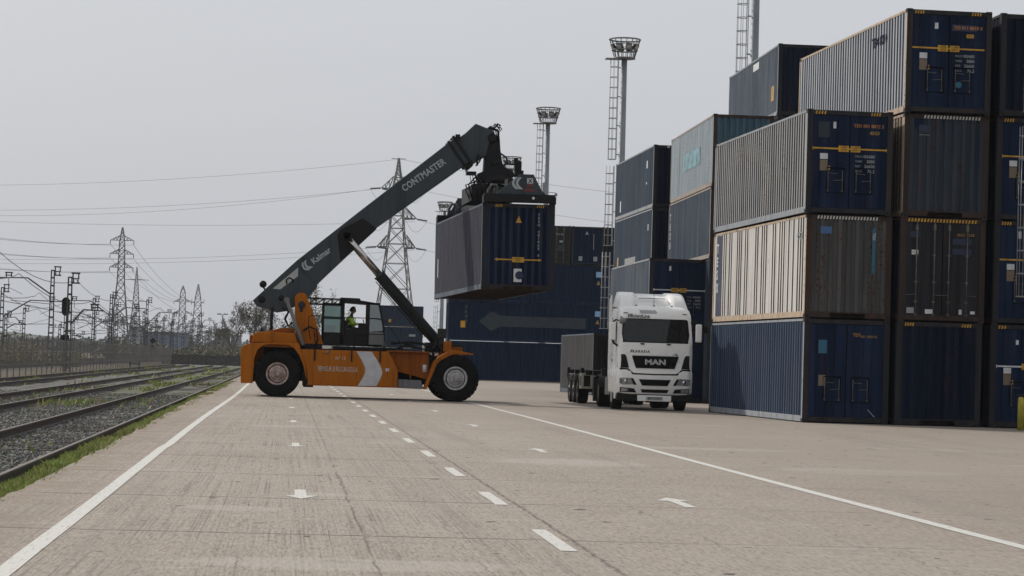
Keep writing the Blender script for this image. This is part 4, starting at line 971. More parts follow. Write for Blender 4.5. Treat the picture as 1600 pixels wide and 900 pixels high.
# grey rear link on the side and oil hoses
mb = MB(); mb.bar((.24,-1.12,3.34), (.86,-1.12,1.80), .12, .26, up=(0,1,0)); mb.lathe([(.10,-.08), (.10,.08)], (.24,-1.12,3.34), 'y', 14); mb.build('support_link', LGREY, RS, .01)
for pts_, rr_ in (([(1.25,-1.05,1.75), (1.36,-1.1,2.0), (1.30,-1.1,2.35), (1.05,-1.1,2.45), (.85,-1.05,2.3)], .035),
    ([(-.25,-.7,2.2), (-.27,-.7,2.6), (-.24,-.6,3.05)], .06), ([(.1,-.75,3.1), (.32,-.8,2.95), (.2,-.8,2.7), (.32,-.8,2.45), (.45,-.8,2.6)], .045),
    ([(3.9,-.9,1.95), (4.5,-.95,2.02), (5.0,-.95,1.98), (5.35,-.95,1.75), (5.45,-.95,1.35)], .05),
    *[([(3.9+.1*i,-.7,1.75), (4.4,-.75+.1*i,1.85+.04*i), (5.1,-.7+.05*i,1.78), (5.6,-.65,1.7+.1*i)], .022) for i in range(5)]):
    MB().path(pts_, rr_, 6).build('hydraulic_hose', BLK, RS)
mb = MB(); mb.tube((-.60,-.9,2.2), (-.60,-.9,2.36), .05); mb.build('exhaust_stub', DARKMET, RS)
# boom
outer = [(-.94,3.30), (.53,4.74), (2.74,6.60), (5.93,9.24), (6.50,8.44), (2.95,5.74), (2.78,5.47), (2.36,5.03), (1.04,3.70), (.98,3.52), (.78,3.30), (.23,2.98), (-.10,2.92), (-.80,3.12)]
mb = MB(); mb.prism(outer, 'xz', -.50, .50); boom = mb.build('boom', GREY, RS, .03, 2)
for s in (-1, 1):
    mb = MB(); mb.prism([(-.94,3.30), (-.78,3.46), (.56,4.76), (.64,4.40), (1.3,3.9), (1.02,3.52), (.78,3.30), (.23,2.98), (-.10,2.92), (-.80,3.12)], 'xz', .50*s, .56*s); mb.build('boom_cheek', GREY, boom, .008)
    mb = MB(); mb.prism([(-.26,3.74), (.60,4.50), (.60,4.20), (.0,3.72)], 'xz', .561*s, .566*s); mb.build('pale_panel', plain('pale_panel', (.42,.43,.41), .5), boom)
    mb = MB(); mb.prism([(1.93,5.66), (2.02,5.88), (2.80,6.30), (3.30,5.96), (2.82,5.49), (2.36,5.03), (2.06,4.80)], 'xz', .50*s, .56*s); mb.prism([(2.06,5.78),(2.45,5.78),(2.42,5.50),(2.15,5.48)],'xz',.58*s,.86*s); mb.build('cylinder_bracket', BLK, boom, .01)
    mb = MB(); mb.bar((5.86,.5*s,9.30), (6.55,.5*s,8.36), .10, .12, up=(0,1,0)); mb.bar((5.70,.5*s,9.12), (6.36,.5*s,8.22), .10, .08, up=(0,1,0)); mb.box(5.95, 6.12, .5*s, .60*s, 9.2, 9.36); mb.build('boom_collar', BLK, boom)
    mb = MB(); mb.lathe([(.10, 0), (.10, .05*s), (0, .05*s)], (.05, .56*s, 3.42), 'y', 14); mb.lathe([(.12,0),(.12,.04*s),(0,.04*s)], (-.62,.56*s,3.35),'y',14); mb.build('boom_pin', BLK, boom)
MB().lathe([(.0, -.1), (.11, -.06), (.13, 0), (.11, .06), (0, .1)], (-.60, -.55, 3.88), 'y', 14).tube((-.60,-.5,3.8), (-.5,-.5,3.66), .03).build('rear_lamp', BLK, boom)
mb = MB(); mb.path([(.22,-.58,3.92), (.20,-.58,4.06), (.30,-.58,4.14), (.42,-.58,4.08), (.44,-.58,3.98)], .03, 6); mb.build('lifting_eye', BLK, boom)
ang = math.atan2(9.24-6.60, 5.93-2.74)
text('CONTMASTER', boom, LETT, (4.16, -.508, 7.36), .33, rot=(0, -ang+.06, 0), bold=.009, spacing=1.05, depth=.006, width=1.80)
text('Kalmar', boom, LETT, (1.08, -.508, 4.70), .29, rot=(0, -ang+.03, 0), bold=.008, depth=.006, width=.78)
def chevrons(parent, x, z, s, y, ang, m):
    mb = MB()
    def arc(cx, w):
        pts = []
        for i in range(7): a = R(115)+R(50)*i/6*1.3; pts.append((cx+.5+.55*cos(a), .0+.55*sin(a)*1.0))
        return pts
    o = thing_part('emblem', parent, (x, y, z), (0, -ang, 0)); 
    for dx, w in ((0, .13), (.30, .15)):
        L_ = [(dx+.02, 0), (dx+.10, .28), (dx+.26, .48), (dx+.26+w*1.6, .48), (dx+.12+w, .20), (dx+w+.06, 0), (dx+.14+w, -.16), (dx+.34+w*1.9, -.46), (dx+.30, -.46), (dx+.08, -.22)]
        mb.prism([(u*s, v*s) for u, v in L_], 'xz', -.006, 0)
    mb.build('chevron', m, o); return o
chevrons(boom, .76, 4.47, .36, -.506, ang, LETT)
# inner boom and head
mb = MB(); mb.prism([(5.80,9.05), (6.30,9.42), (6.66,9.78), (7.28,9.56), (7.05,8.66), (6.50,8.28), (6.36,8.18), (6.25,8.40)], 'xz', -.40, .40)
mb.build('inner_boom', GREY, RS, .02)
hd = MB(); hd.prism([(6.98,9.35), (7.30,9.58), (7.48,9.15), (7.60,8.50), (7.76,8.28), (8.05,8.15), (8.10,7.98), (7.9,7.84), (6.85,7.84), (6.78,8.02), (7.0,8.12), (7.03,8.70)], 'xz', -.36, .36)
hd.lathe([(.62, -.12), (.62, .05), (.5, .07), (.5, .12)], (7.42, 0, 7.86), 'z', 28)
hd.lathe([(.16,-.48),(.16,.48)], (7.26,0,9.3), 'y', 16); hd.lathe([(.12,-.48),(.12,.48)], (7.40,0,8.45), 'y', 14)
hd.prism([(6.3,8.42),(6.55,8.50),(6.62,8.30),(6.42,8.12)],'xz',-.46,.46)
hd.build('boom_head', BLK, RS, .02)
mb = MB(); r2 = random.Random(3)
for i in range(9):
    y = -.3+.075*i; mb.path([(6.9,y,9.5), (7.22,y,9.66+r2.uniform(0,.1)), (7.42+r2.uniform(0,.1),y*1.2,9.55+r2.uniform(-.05,.12)), (7.52,y,9.25), (7.55,y,8.9), (7.62,y,8.5), (7.7,y,8.2)], .022, 5)
for i in range(7): mb.path([(7.30,-.1,9.6), (7.35+r2.uniform(-.1,.15),-.2+r2.uniform(-.2,.3),9.75+r2.uniform(0,.1)), (7.45+r2.uniform(-.1,.2),-.1+r2.uniform(-.2,.3),9.68+r2.uniform(-.1,.12))], .018, 5)
mb.path([(7.58,-.42,8.75), (7.78,-.46,8.62), (7.82,-.46,8.42), (7.70,-.42,8.34)], .035, 6); mb.path([(7.75,-.4,8.42), (7.95,-.42,8.38), (8.15,-.4,8.40)], .03, 6); mb.path([(6.78,-.45,8.72), (6.74,-.45,8.5), (6.76,-.45,8.3)], .04, 6); mb.path([(6.9,-.45,8.66),(6.84,-.45,8.45),(6.7,-.45,8.28)],.03,6)
mb.box(8.10, 8.34, -.3, .3, 8.20, 8.52); mb.box(8.12,8.42,-.25,.25,7.98,8.2); mb.box(8.06,8.2,-.35,-.2,8.42,8.62)
mb.build('head_hoses', BLK, RS)
# cab
CB = MB(); cy = .78
def both(fn):
    for s in (-1, 1): fn(s)
for s in (-1, 1):
    y0, y1 = cy*s, (cy-.07)*s
    CB.box(1.49, 1.56, y0, y1, 1.88, 3.27); CB.box(2.12, 2.26, y0, y1, 1.88, 3.42); CB.box(3.04, 3.14, y0, y1, 1.88, 3.34)
    CB.bar((3.46,(y0+y1)/2,3.30), (3.66,(y0+y1)/2,2.38), .07, .06, up=(0,1,0)); CB.box(1.49, 2.2, y0, y1, 3.20, 3.29); CB.box(1.49, 2.2, y0, y1, 1.88, 2.28); CB.box(1.5, 2.2, y0, y1, 2.74, 2.79)
    CB.box(2.2, 3.1, y0, y1, 1.88, 2.20); CB.box(3.1, 3.50, y0, y1, 3.28, 3.35)
CB.prism([(2.08,3.34), (2.1,3.50), (2.78,3.49), (2.80,3.42), (3.48,3.33), (3.48,3.27), (2.8,3.30)], 'xz', -cy, cy)
CB.box(1.49, 2.2, -cy, cy, 3.24, 3.30); CB.box(1.49, 3.6, -cy, cy, 1.82, 1.90); CB.box(1.9, 4.1, -1.15, 1.15, 1.70, 1.80)
CB.box(1.49, 1.56, -cy, cy, 1.88, 2.4); CB.prism([(3.45,2.42),(3.66,2.42),(3.70,1.86),(3.45,1.86)],'xz',-cy+.06,cy-.06)
CB.box(1.55, 1.95, -.6, .6, 2.28, 2.52); CB.box(.85, 5.25, -1.1, 1.1, 1.56, 1.70); CB.box(.80, 1.50, -1.0, 1.0, 1.70, 1.86); CB.box(2.28, 3.04, -.74, -.70, 2.20, 2.42); CB.box(2.75, 3.04, -.66, -.45, 1.9, 2.62); CB.box(2.26, 2.40, -.66, -.40, 2.2, 2.66)
cab = CB.build('cab', BLK, RS, .01)
for s in (-1, 1):
    MB().prism([(3.14,2.34), (3.62,2.34), (3.72,1.86), (3.10,1.86)], 'xz', cy*s, (cy-.02)*s).build('cab_panel', LGREY, cab)
    gl = glass('green_tinted_glass', (.42,.60,.56), .12)
    MB().box(1.56, 2.12, (cy-.03)*s, (cy-.037)*s, 2.79, 3.20).build('window', gl, cab); MB().box(1.56, 2.12, (cy-.03)*s, (cy-.037)*s, 2.28, 2.74).build('window', gl, cab)
    MB().prism([(3.14,2.34), (3.63,2.38), (3.46,3.28), (3.14,3.30)], 'xz', (cy-.03)*s, (cy-.037)*s).build('window', glass('dark_green_glass', (.22,.32,.30), .16), cab)
MB().add([(3.67,-cy+.05,2.38), (3.67,cy-.05,2.38), (3.48,cy-.05,3.28), (3.48,-cy+.05,3.28), (3.675,-cy+.05,2.38), (3.675,cy-.05,2.38), (3.485,cy-.05,3.28), (3.485,-cy+.05,3.28)], [(0,1,2,3), (7,6,5,4), (0,4,5,1), (2,6,7,3), (1,5,6,2), (0,3,7,4)]).build('windscreen', glass('dark_green_glass', (.22,.32,.30), .16), cab)
mb = MB(); mb.box(2.22, 2.62, -.27, .27, 2.16, 2.28); mb.box(2.20, 2.30, -.25, .25, 2.28, 2.85); mb.box(2.3, 2.5, -.2, .2, 1.9, 2.16); mb.build('driver_seat', BLK, cab, .03)
mb = MB(); 
n = 20; mb.path([(2.98+.05*sin(2*pi*i/n)*-1, .19*cos(2*pi*i/n), 2.60+.17*sin(2*pi*i/n)) for i in range(n+1)], .013, 6, cap=False); mb.tube((2.98,0,2.6), (3.2,0,2.2), .03); mb.bar((2.98,-.19,2.6),(2.98,.19,2.6),.02); mb.box(3.0, 3.4, -.5, .5, 1.9, 2.45); mb.build('steering_wheel', BLK, cab)
mb = MB()
for z in (3.46, 3.26): mb.bar((.94,-.74,z), (2.12,-.74,z-.01), .03); mb.bar((.94,.74,z), (2.12,.74,z-.01), .03)
for i in range(5):
    x = .98+.28*i
    for y in (-.74, .74): mb.bar((x,y,3.25), (x,y,3.46), .025); (mb.bar((x,y,3.26), (x+.28,y,3.45), .02) if i < 4 else None)
mb.box(1.3,2.1,-.74,.74,3.44,3.46) if False else None
mb.build('roof_guard', BLK, cab)
mb = MB()
def rail(pts, r=.016): mb.path(pts, r, 6)
rail([(1.10,-1.25,2.0), (1.02,-1.25,2.38), (1.02,-1.25,2.78), (1.10,-1.25,2.84), (2.0,-1.25,2.80), (3.4,-1.25,2.80), (3.62,-1.25,2.76), (4.15,-1.25,2.1), (4.25,-1.25,1.75)])
rail([(1.27,-1.25,1.9),(1.2,-1.25,2.3),(1.27,-1.25,2.1)]); rail([(2.62,-1.25,1.7), (2.62,-1.25,2.80)]); rail([(3.66,-1.25,1.7), (3.62,-1.25,2.76)]); rail([(2.62,-1.25,2.25), (3.64,-1.25,2.25)])
for x in (1.26, 2.52, 3.50): mb.bar((x,-1.95,1.70), (x,-1.97,1.28), .05)
mb.build('handrail', BLK, RS)
mb = MB(); mb.box(5.50, 5.80, -1.1, -1.04, 2.18, 2.52); mb.bar((5.5,-1.07,2.2),(5.4,-1.0,1.8),.04); mb.box(5.55,5.75,-1.0,-.6,1.95,2.2); mb.bar((5.85,-.7,2.5),(5.6,-.7,2.3),.05); mb.build('work_lamp', DARKMET, RS, .01)
mb = MB(); mb.lathe([(.07,-.13), (.07,.13)], (5.04, -1.98, 1.12), 'z', 12); mb.build('extinguisher', plain('pale_cylinder', (.45,.45,.47), .4), RS)
mb = MB()
for i in range(14): mb.box(5.1+rnd.uniform(0,1.1), 5.25+rnd.uniform(.1,1.2), -.6+rnd.uniform(0,.2), -.3+rnd.uniform(0,.6), 1.68, 1.78+rnd.uniform(0,.28))
mb.build('front_machinery', DARKMET, RS)
tag(seated_person('machine driver in a bright yellow-green vest, seated in the cab of the orange machine', (RSX+2.48, RSY, 2.34), 0, plain('dark_workwear', (.02,.022,.03), .8), plain('hi_vis_yellow', (.50,.80,.06), .6)), 'machine driver in a bright yellow-green vest, seated in the cab of the orange machine', 'person')
# spreader: parented to the machine, aligned with the hanging container
SP = thing_part('spreader', RS)
SPc = Vector((7.14, 89.15, 6.665)); SP.location = SPc-Vector((RSX, RSY, 0)); SP.rotation_euler = (R(-.42), R(-.55), .069)
mb = MB(); mb.box(-.42, .42, -3.2, 3.2, .32, .72); mb.build('main_beam', BLK, SP, .02)
for s in (-1, 1):
    mb = MB()
    for x in (-.34, .20): mb.box(x, x+.16, 1.0*s, 6.0*s, .30, .58)
    mb.build('telescopic_beam', BLK, SP)
    mb = MB(); mb.box(-1.22, 1.16, 5.95*s, 6.20*s, .02, .30); mb.box(-1.24,-1.08,5.80*s,6.18*s,-.02,.24); mb.box(1.02,1.2,5.8*s,6.18*s,-.02,.24); mb.build('end_beam', BLK, SP, .01)
    mb = MB(); mb.prism([(-s*u, v) for u, v in [(-.82,.30), (-.16,.84), (.0,.97), (.44,.97), (.62,.62), (.74,.42), (.86,.32), (.86,.30)]], 'xz', 6.10*s, 6.02*s)
    g = mb.build('end_gable', GREY, SP, .005)
    if s < 0:
        o = chevrons(g, -.30, .66, .42, -6.106, 0, LETT)
        MB().box(.22, .42, -6.108, -6.102, .62, .84).build('warning_sign', WHT, g); MB().box(.22, .42, -6.109, -6.103, .56, .66).box(.12,.48,-6.108,-6.103,.40,.48).build('red_sign', plain('red_sign', (.16,.015,.02), .5), g)
        text('X', g, BLK, (.32,-6.112,.74), .2, align='CENTER', bold=.005)
        MB().lathe([(.045,0),(.045,-.03),(0,-.03)], (.42,-6.2,.17), 'y', 12).build('marker_lamp', plain('lamp_white', (.8,.8,.78), .3), SP)
    mb = MB(); mb.path([(-.92,5.0*s,.2), (-.90,5.0*s,.5), (-.80,5.0*s,.66), (-.66,5.0*s,.66), (-.6,5.0*s,.5), (-.6,5.0*s,.2)], .06, 8); mb.build('guide_arm', plain('guide_arm_grey', (.07,.07,.072), .6), SP)
mb = MB(); mb.box(-.75, .75, -.8, .8, .70, 1.02); mb.box(-1.0, -.42, -1.6, .9, .35, .9); mb.box(-.35, .2, -5.6, -4.9, .4, .85); mb.box(-.1,.5,-5.9,-3.4,.56,.80)
for i in range(9):
    x = -.75+r2.uniform(-.25, .3); mb.path([(x,-2.2+.3*i,.4), (x-.2+r2.uniform(-.15,.15),-2.2+.3*i,.95+r2.uniform(-.2,.3)), (x+.15,-1.8+.25*i,1.15+r2.uniform(-.2,.1)), (x+.5,-.6,.9)], .028, 5)
mb.path([(-1.0,-4.6,.3), (-1.15,-4.6,.8), (-1.35,-4.6,1.05), (-1.55,-4.6,1.10)], .03, 6); mb.box(-1.62,-1.3,-4.75,-4.45,1.0,1.12)
for i in range(4): mb.path([(-1.5+.09*i,-4.6,1.03), (-1.42+.1*i,-4.6,.6), (-1.2+.06*i,-4.6,.2)], .012, 5)
mb.bar((-1.2,-5.6,.06), (-.75,-5.2,.30), .06); mb.build('spreader_machinery', BLK, SP)
# ------------------------------------------------------------------ white articulated truck
CABW = plain('white_truck_paint', (.86,.85,.82), .28, nz=.03, scale=2); CABS = plain('truck_black_plastic', (.009,.009,.010), .6, nz=.2, spec=.2)
TK = thing('truck', 'white articulated truck with a high-roof cab and an empty container trailer, facing the camera', 'truck', (10.58, 80.30, 0), 0)
def rrect(hw, y0, y1, rf, rb, z, cx=1.25, nc=6):
    pts = []
    for (ccx, ccy, r, a0) in ((cx+hw-rf, y0+rf, rf, -pi/2), (cx+hw-rb, y1-rb, rb, 0), (cx-hw+rb, y1-rb, rb, pi/2), (cx-hw+rf, y0+rf, rf, pi)):
        for i in range(nc+1): a = a0+pi/2*i/nc; pts.append((ccx+r*cos(a), ccy+r*sin(a), z))
    return pts
sl = [  # halfwidth, front y, rear y, front radius, z
 (1.20, .06, 2.25, .22, .52), (1.235, .0, 2.25, .22, .60), (1.245, -.01, 2.25, .22, 1.0), (1.24, .0, 2.25, .22, 1.24), (1.225, .02, 2.25, .20, 1.30), (1.225, .02, 2.25, .18, 1.60),
 (1.22, .03, 2.25, .16, 1.95), (1.22, .05, 2.25, .15, 2.18), (1.20, .16, 2.25, .15, 2.60), (1.19, .25, 2.25, .16, 2.95), (1.185, .30, 2.25, .20, 3.10), (1.16, .42, 2.25, .26, 3.25), (1.08, .62, 2.25, .30, 3.36), (.95, .85, 2.2, .30, 3.40)]
mb = MB(); nr = 28; vs = []
for hw, y0, y1, rf, z in sl: vs += rrect(hw, y0, y1, rf, .08, z)
fs = []
for i in range(len(sl)-1):
    for j in range(nr):
        j2 = (j+1) % nr; q = (i*nr+j, i*nr+j2, (i+1)*nr+j2, (i+1)*nr+j)
        c = sum((Vector(vs[k]) for k in q), Vector())/4
        if 2.18 < c.z < 2.95 and j == nr-1: continue      # windscreen opening
        fs.append(q)
fs.append(tuple(range((len(sl)-1)*nr, len(sl)*nr)))
mb.add(vs, fs, 0, True); cabt = mb.build('cab', CABW, TK)
cabt.modifiers.new('es', 'EDGE_SPLIT').split_angle = R(38)
def fy(z):   # front plane y at height z
    for a, b in zip(sl, sl[1:]):
        if a[4] <= z <= b[4]: return a[1]+(b[1]-a[1])*(z-a[4])/(b[4]-a[4])
    return sl[-1][1]
def fpanel(poly, m, name, off=.012, th=.03, parent=None, sub=1):
    """panel hugging the raked cab front; poly in x,z"""
    mb = MB(); n = len(poly); vs = [(x, fy(z)-off, z) for x, z in poly]+[(x, fy(z)+th, z) for x, z in poly]
    mb.add(vs, [tuple(range(n)), tuple(range(2*n-1, n-1, -1))]+[(i, i+n, (i+1) % n+n, (i+1) % n) for i in range(n)])
    return mb.build(name, m, parent or cabt, .004)
mir = lambda P_: [(2.5-x, z) for x, z in P_][::-1]
# windscreen with rounded black surround
WSG = glass('dark_windscreen_glass', (.14,.165,.165), .0, .03)
ws = [(.26,2.19), (.18,2.28), (.15,2.45), (.19,2.92), (.24,2.96), (2.26,2.96), (2.31,2.92), (2.35,2.45), (2.32,2.28), (2.24,2.19)]
mb = MB(); inn = [(1.25+(x-1.25)*.965, 2.575+(z-2.575)*.93) for x, z in ws]; n = len(ws)
vs = [(x, fy(z)-.012, z) for x, z in ws]+[(x, fy(z)-.012, z) for x, z in inn]+[(x, fy(z)+.03, z) for x, z in inn]
mb.add(vs, [(i, (i+1) % n, (i+1) % n+n, i+n) for i in range(n)]+[(i+n, (i+1) % n+n, (i+1) % n+2*n, i+2*n) for i in range(n)]); mb.build('windscreen_seal', CABS, cabt)
mb = MB(); mb.add([(x, fy(z)-.004, z) for x, z in inn], [tuple(range(n))]); mb.build('windscreen', WSG, cabt)
# lower front: grilles, lamps, bumper
MESH = plain('grille_mesh', (.006,.006,.007), .7, nz=.4, scale=25, bump=.4, spec=.15)
SILV = plain('silver_trim', (.45,.46,.46), .3, .7); HEADG = plain('headlamp_lens', (.26,.27,.28), .12, .5, nz=.5, scale=10)
g = fpanel([(.62,1.36), (.49,1.74), (.55,1.76), (1.95,1.76), (2.01,1.74), (1.88,1.36)], MESH, 'grille', .022)
for z in (1.46, 1.56, 1.66): MB().box(.62, 1.88, -.012, -.005, z-.006, z+.006).build('grille_slat', CABS, g)
MB().box(.50, 2.0, -.018, .0, 1.755, 1.775).build('grille_trim', SILV, cabt)
text('MAN', cabt, SILV, (1.25, -.012, 1.555), .23, align='CENTER', bold=.010, xscale=1.35, depth=.02, name='badge')
MB().lathe([(.055,0), (.06,-.015), (.03,-.022), (0,-.022)], (1.25, .01, 1.80), 'y', 14).build('badge', SILV, cabt).scale = (1.5, 1, 1)
fpanel([(.84,.80), (.73,1.0), (1.77,1.0), (1.66,.80)], MESH, 'lower_grille', .02); fpanel([(.92,.50), (.84,.58), (.79,.68), (1.71,.68), (1.66,.58), (1.58,.50)], MESH, 'lower_grille', .02)
for s in (0, 1):
    T = (lambda q: q) if not s else mir
    def fp(q, m, nm, off): return fpanel(T(q), m, nm, off)
    # dark corner panels, split line, lamps
    mb = MB(); q = [(.035,1.36), (.035,1.78), (.26,1.78), (.30,1.70), (.40,1.36)]; 
    mb = MB(); n = len(q); sx = (lambda x: x) if not s else (lambda x: 2.5-x)
    def wrapy(x): d = max(0, .22-x)/.22; return fy(1.6)+.20*d*d-.014
    segs = [.03,.06,.10,.15,.20,.26]
    vs = []; 
    for x in segs: vs += [(sx(x), wrapy(x), 1.36), (sx(x), wrapy(x), 1.79)]
    vs += [(sx(.40), wrapy(.40), 1.36), (sx(.31), wrapy(.31), 1.72)]
    mb.add(vs, [(2*i, 2*i+2, 2*i+3, 2*i+1) for i in range(len(segs))]); mb.build('corner_panel', CABS, cabt)
    fp([(.10,1.30), (.10,1.355), (.38,1.345), (.55,1.20), (1.25,1.185), (1.25,1.14), (.52,1.15), (.35,1.30)], BLK, 'shadow_gap', .006)
    hl = fp([(.10,.86), (.10,1.03), (.46,1.04), (.52,.93), (.55,.83), (.20,.82)], HEADG, 'headlight', .016)
    xx = .30 if not s else 2.2
    MB().lathe([(.055,0),(.06,-.01),(0,-.012)], (xx, -.025, .93), 'y', 12).build('headlight_reflector', plain('reflector', (.7,.7,.7), .1, .9), hl)
    fp([(.46,1.03), (.54,1.03), (.66,.82), (.56,.82)], MESH, 'lamp_bezel', .017)
    fg = fp([(.12,.58), (.12,.73), (.58,.70), (.66,.57)], MESH, 'fog_lamp', .017); fp([(.15,.60), (.15,.70), (.38,.69), (.40,.60)], HEADG, 'fog_lamp_lens', .024)
    fp([(.78,2.12), (.74,2.16), (.86,2.17), (.90,2.12)], CABS, 'wiper_base', .03)
    fp([(.22,3.115), (.22,3.145), (.36,3.145), (.36,3.115)], CABS, 'roof_marker', .012)
fpanel([(1.98,.63)]+[(1.93+.055*cos(a), .64+.055*sin(a)) for a in [i*pi/4 for i in range(1,8)]], MESH, 'tow_cap', .02)
mb = MB(); mb.prism([(.02,.34), (.05,.56), (.72,.50), (.74,.36), (1.76,.36), (1.78,.50), (2.45,.56), (2.48,.34), (2.3,.30), (.2,.30)], 'xz', .04, .35); mb.build('lower_bumper', CABS, cabt, .02)
MB().box(.70, 1.80, -.0, .04, .30, .49).build('bumper_centre', CABW, cabt, .01)
pl = MB().box(.98, 1.52, -.018, -.002, .335, .445).build('number_plate', plain('plate_pale', (.42,.43,.42), .5), cabt); text('8073 HXT', pl, BLK, (1.26, -.020, .39), .105, align='CENTER', bold=.002)
text('KARASIA', cabt, plain('dark_teal_lettering', (.015,.03,.035), .5), (.50, .015, 1.895), .11, bold=.004, spacing=1.45, width=.56)
MB().prism([(.42,1.86), (.46,1.86), (.50,1.95), (.46,1.95)], 'xz', .012, .018).build('logo_mark', plain('teal_mark', (.02,.12,.16), .5), cabt)
text('EfficientLine', cabt, plain('grey_lettering_dark', (.02,.022,.026), .5), (.34, fy(3.03)-.055, 3.04), .17, rot=(R(-18),0,0), bold=.004, width=.72)
for i in range(5): 
    x = .72+.11*i; mb = MB(); mb.add([(x, fy(3.13)-.008, 3.12), (x+.10, fy(3.13)-.008, 3.12), (x+.17, fy(3.17)-.008, 3.17), (x+.10, fy(3.24)-.006, 3.24), (x+.0, fy(3.24)-.006, 3.24), (x+.06, fy(3.17)-.008, 3.17)], [(0,1,2,5), (5,2,3,4)]); mb.build('grey_chevron', plain('chevron_grey', (.36,.37,.39), .5), cabt)
# roof deflector with side fairings
secs = [(.62, 3.28, 1.15, .0), (.72, 3.42, 1.15, .2), (.90, 3.58, 1.155, .6), (1.15, 3.72, 1.16, .9), (1.55, 3.83, 1.165, 1.), (2.2, 3.86, 1.17, 1.), (2.24, 3.30, 1.17, 1.)]
mb = MB(); vs = []; m_ = 29
for (y, ht, hw, k) in secs:
    for i in range(m_):
        u = -1+2*i/(m_-1); au = abs(u)
        z = 3.22+(ht-3.22)*(1-max(0, (au-.90)/.10)**2.6*.8)
        if au < .5: z -= .11*k*(1 if au < .42 else (.5-au)/.08)*(1 if y < 1.9 else .4)
        dy = 0 if au > .5 else .28*(1-k*.5)
        vs.append((1.25+hw*u*(1-.05*max(0, (z-3.3)/.55)), y+(dy if y < 1.3 else 0), z))
mb.add(vs, [(r*m_+c, r*m_+c+1, (r+1)*m_+c+1, (r+1)*m_+c) for r in range(len(secs)-1) for c in range(m_-1)]+[tuple(range((len(secs)-1)*m_, len(secs)*m_))+(), ], 0, True)
df = mb.build('roof_deflector', CABW, TK)
MB().box(.80, 1.70, 1.16, 1.2, 3.63, 3.65).build('deflector_slot', CABS, df)
for s in (-1, 1):
    MB().prism([(2.26,.95), (2.26,3.74), (2.70,3.62), (2.70,1.0)], 'yz', 1.25+1.16*s, 1.25+1.20*s).build('side_deflector', CABW, df, .01)
mb = MB(); mb.tube((1.27,.8,3.38), (1.27,.86,3.80), .008, 5); mb.build('aerial', BLK, TK)
mb = MB(); 
for x in (.68, 1.27, 1.85, 2.22): mb.prism([(x-.07,3.36), (x+.05,3.36), (x+.0,3.42)], 'xz', .72, .8)
mb.build('roof_lamp', BLK, TK)
# interior
mb = MB(); mb.box(.1, 2.4, .14, .55, 1.6, 2.24); mb.box(.12, 2.38, 2.0, 2.1, 1.4, 3.2); mb.box(.1,2.4,.3,2.1,1.2,1.25); mb.build('dashboard', BLK, cabt, .02)
for x in (.65, 1.85): MB().box(x-.25, x+.25, 1.1, 1.25, 1.7, 2.85).box(x-.25, x+.25, .75, 1.2, 1.62, 1.80).build('seat', BLK, cabt, .04)
mb = MB(); mb.path([(1.85+.22*cos(2*pi*i/20), .62+.10*sin(2*pi*i/20), 2.22+.16*sin(2*pi*i/20)) for i in range(21)], .016, 6, cap=False); mb.tube((1.85,.62,2.22),(1.85,.4,2.0),.03); mb.build('steering_wheel', BLK, cabt)
# cab side: door lines, window, handle, step
for s in (0, 1):
    x = .028 if not s else 2.472; e = -1 if not s else 1
    mb = MB(); mb.prism([(.55,2.15), (.62,2.75), (.75,2.85), (1.45,2.85), (1.45,2.15)], 'yz', x+.014*e, x-.01*e); mb.build('side_window', plain('dark_side_glass', (.012,.015,.015), .06, spec=.8), cabt, .004)
    mb = MB(); xs_ = x+.008*e-.005*e
    for (y0, y1, z0, z1) in ((.42,.435,1.0,3.0), (1.52,1.535,1.0,3.0), (.42,1.52,.99,1.0), (.2,2.2,1.245,1.26)): mb.box(x-.006*e, x+.006*e, y0, y1, z0, z1)
    mb.box(x, x+.02*e, 1.30, 1.44, 1.55, 1.62); mb.build('door_line', CABS, cabt)
    MB().prism([(.45,.35), (.45,.95), (.7,1.16), (1.5,1.2), (1.75,1.16), (1.45,1.10), (.95,1.05), (.75,.80), (.74,.35)], 'yz', x+.008*e, x-.08*e).build('wheel_arch', CABW, cabt, .01)
    MB().prism([(2.1,.45), (2.02,.9), (2.0,1.2), (2.25,1.22), (3.3,1.0), (3.3,.42)], 'yz', x-.02*e, x-.35*e).build('side_skirt', plain('side_skirt_grey', (.14,.14,.14), .5), TK, .03)
    # mirrors
    mx = -.15 if not s else 2.65
    mb = MB(); mb.box(mx-.10, mx+.10, .02, .17, 2.24, 2.82); m1 = mb.build('mirror', CABW, TK, .045, 3)
    MB().box(mx-.085, mx+.085, .165, .178, 2.28, 2.78).build('mirror_glass', plain('mirror_glass', (.5,.5,.5), .05, 1), m1)
    mb = MB(); mb.path([(mx,.1,2.82), (mx*.6+.05 if not s else mx-.1,.2,2.90), (.06 if not s else 2.44,.35,2.88)], .025, 6); mb.path([(mx,.1,2.24), (mx+.05*-e,.12,2.14), (.05 if not s else 2.45,.2,2.05)], .035, 6); mb.build('mirror_arm', CABS, m1)
mb = MB(); mb.lathe([(0,-.12), (.08,-.10), (.11,0), (.08,.10), (0,.12)], (.16,.0,2.86), 'x', 12); mb.path([(.10,.2,3.0), (.14,.05,2.97), (.16,.0,2.9)], .025, 6); mb.build('front_mirror', plain('mirror_shell', (.16,.16,.165), .4), TK)
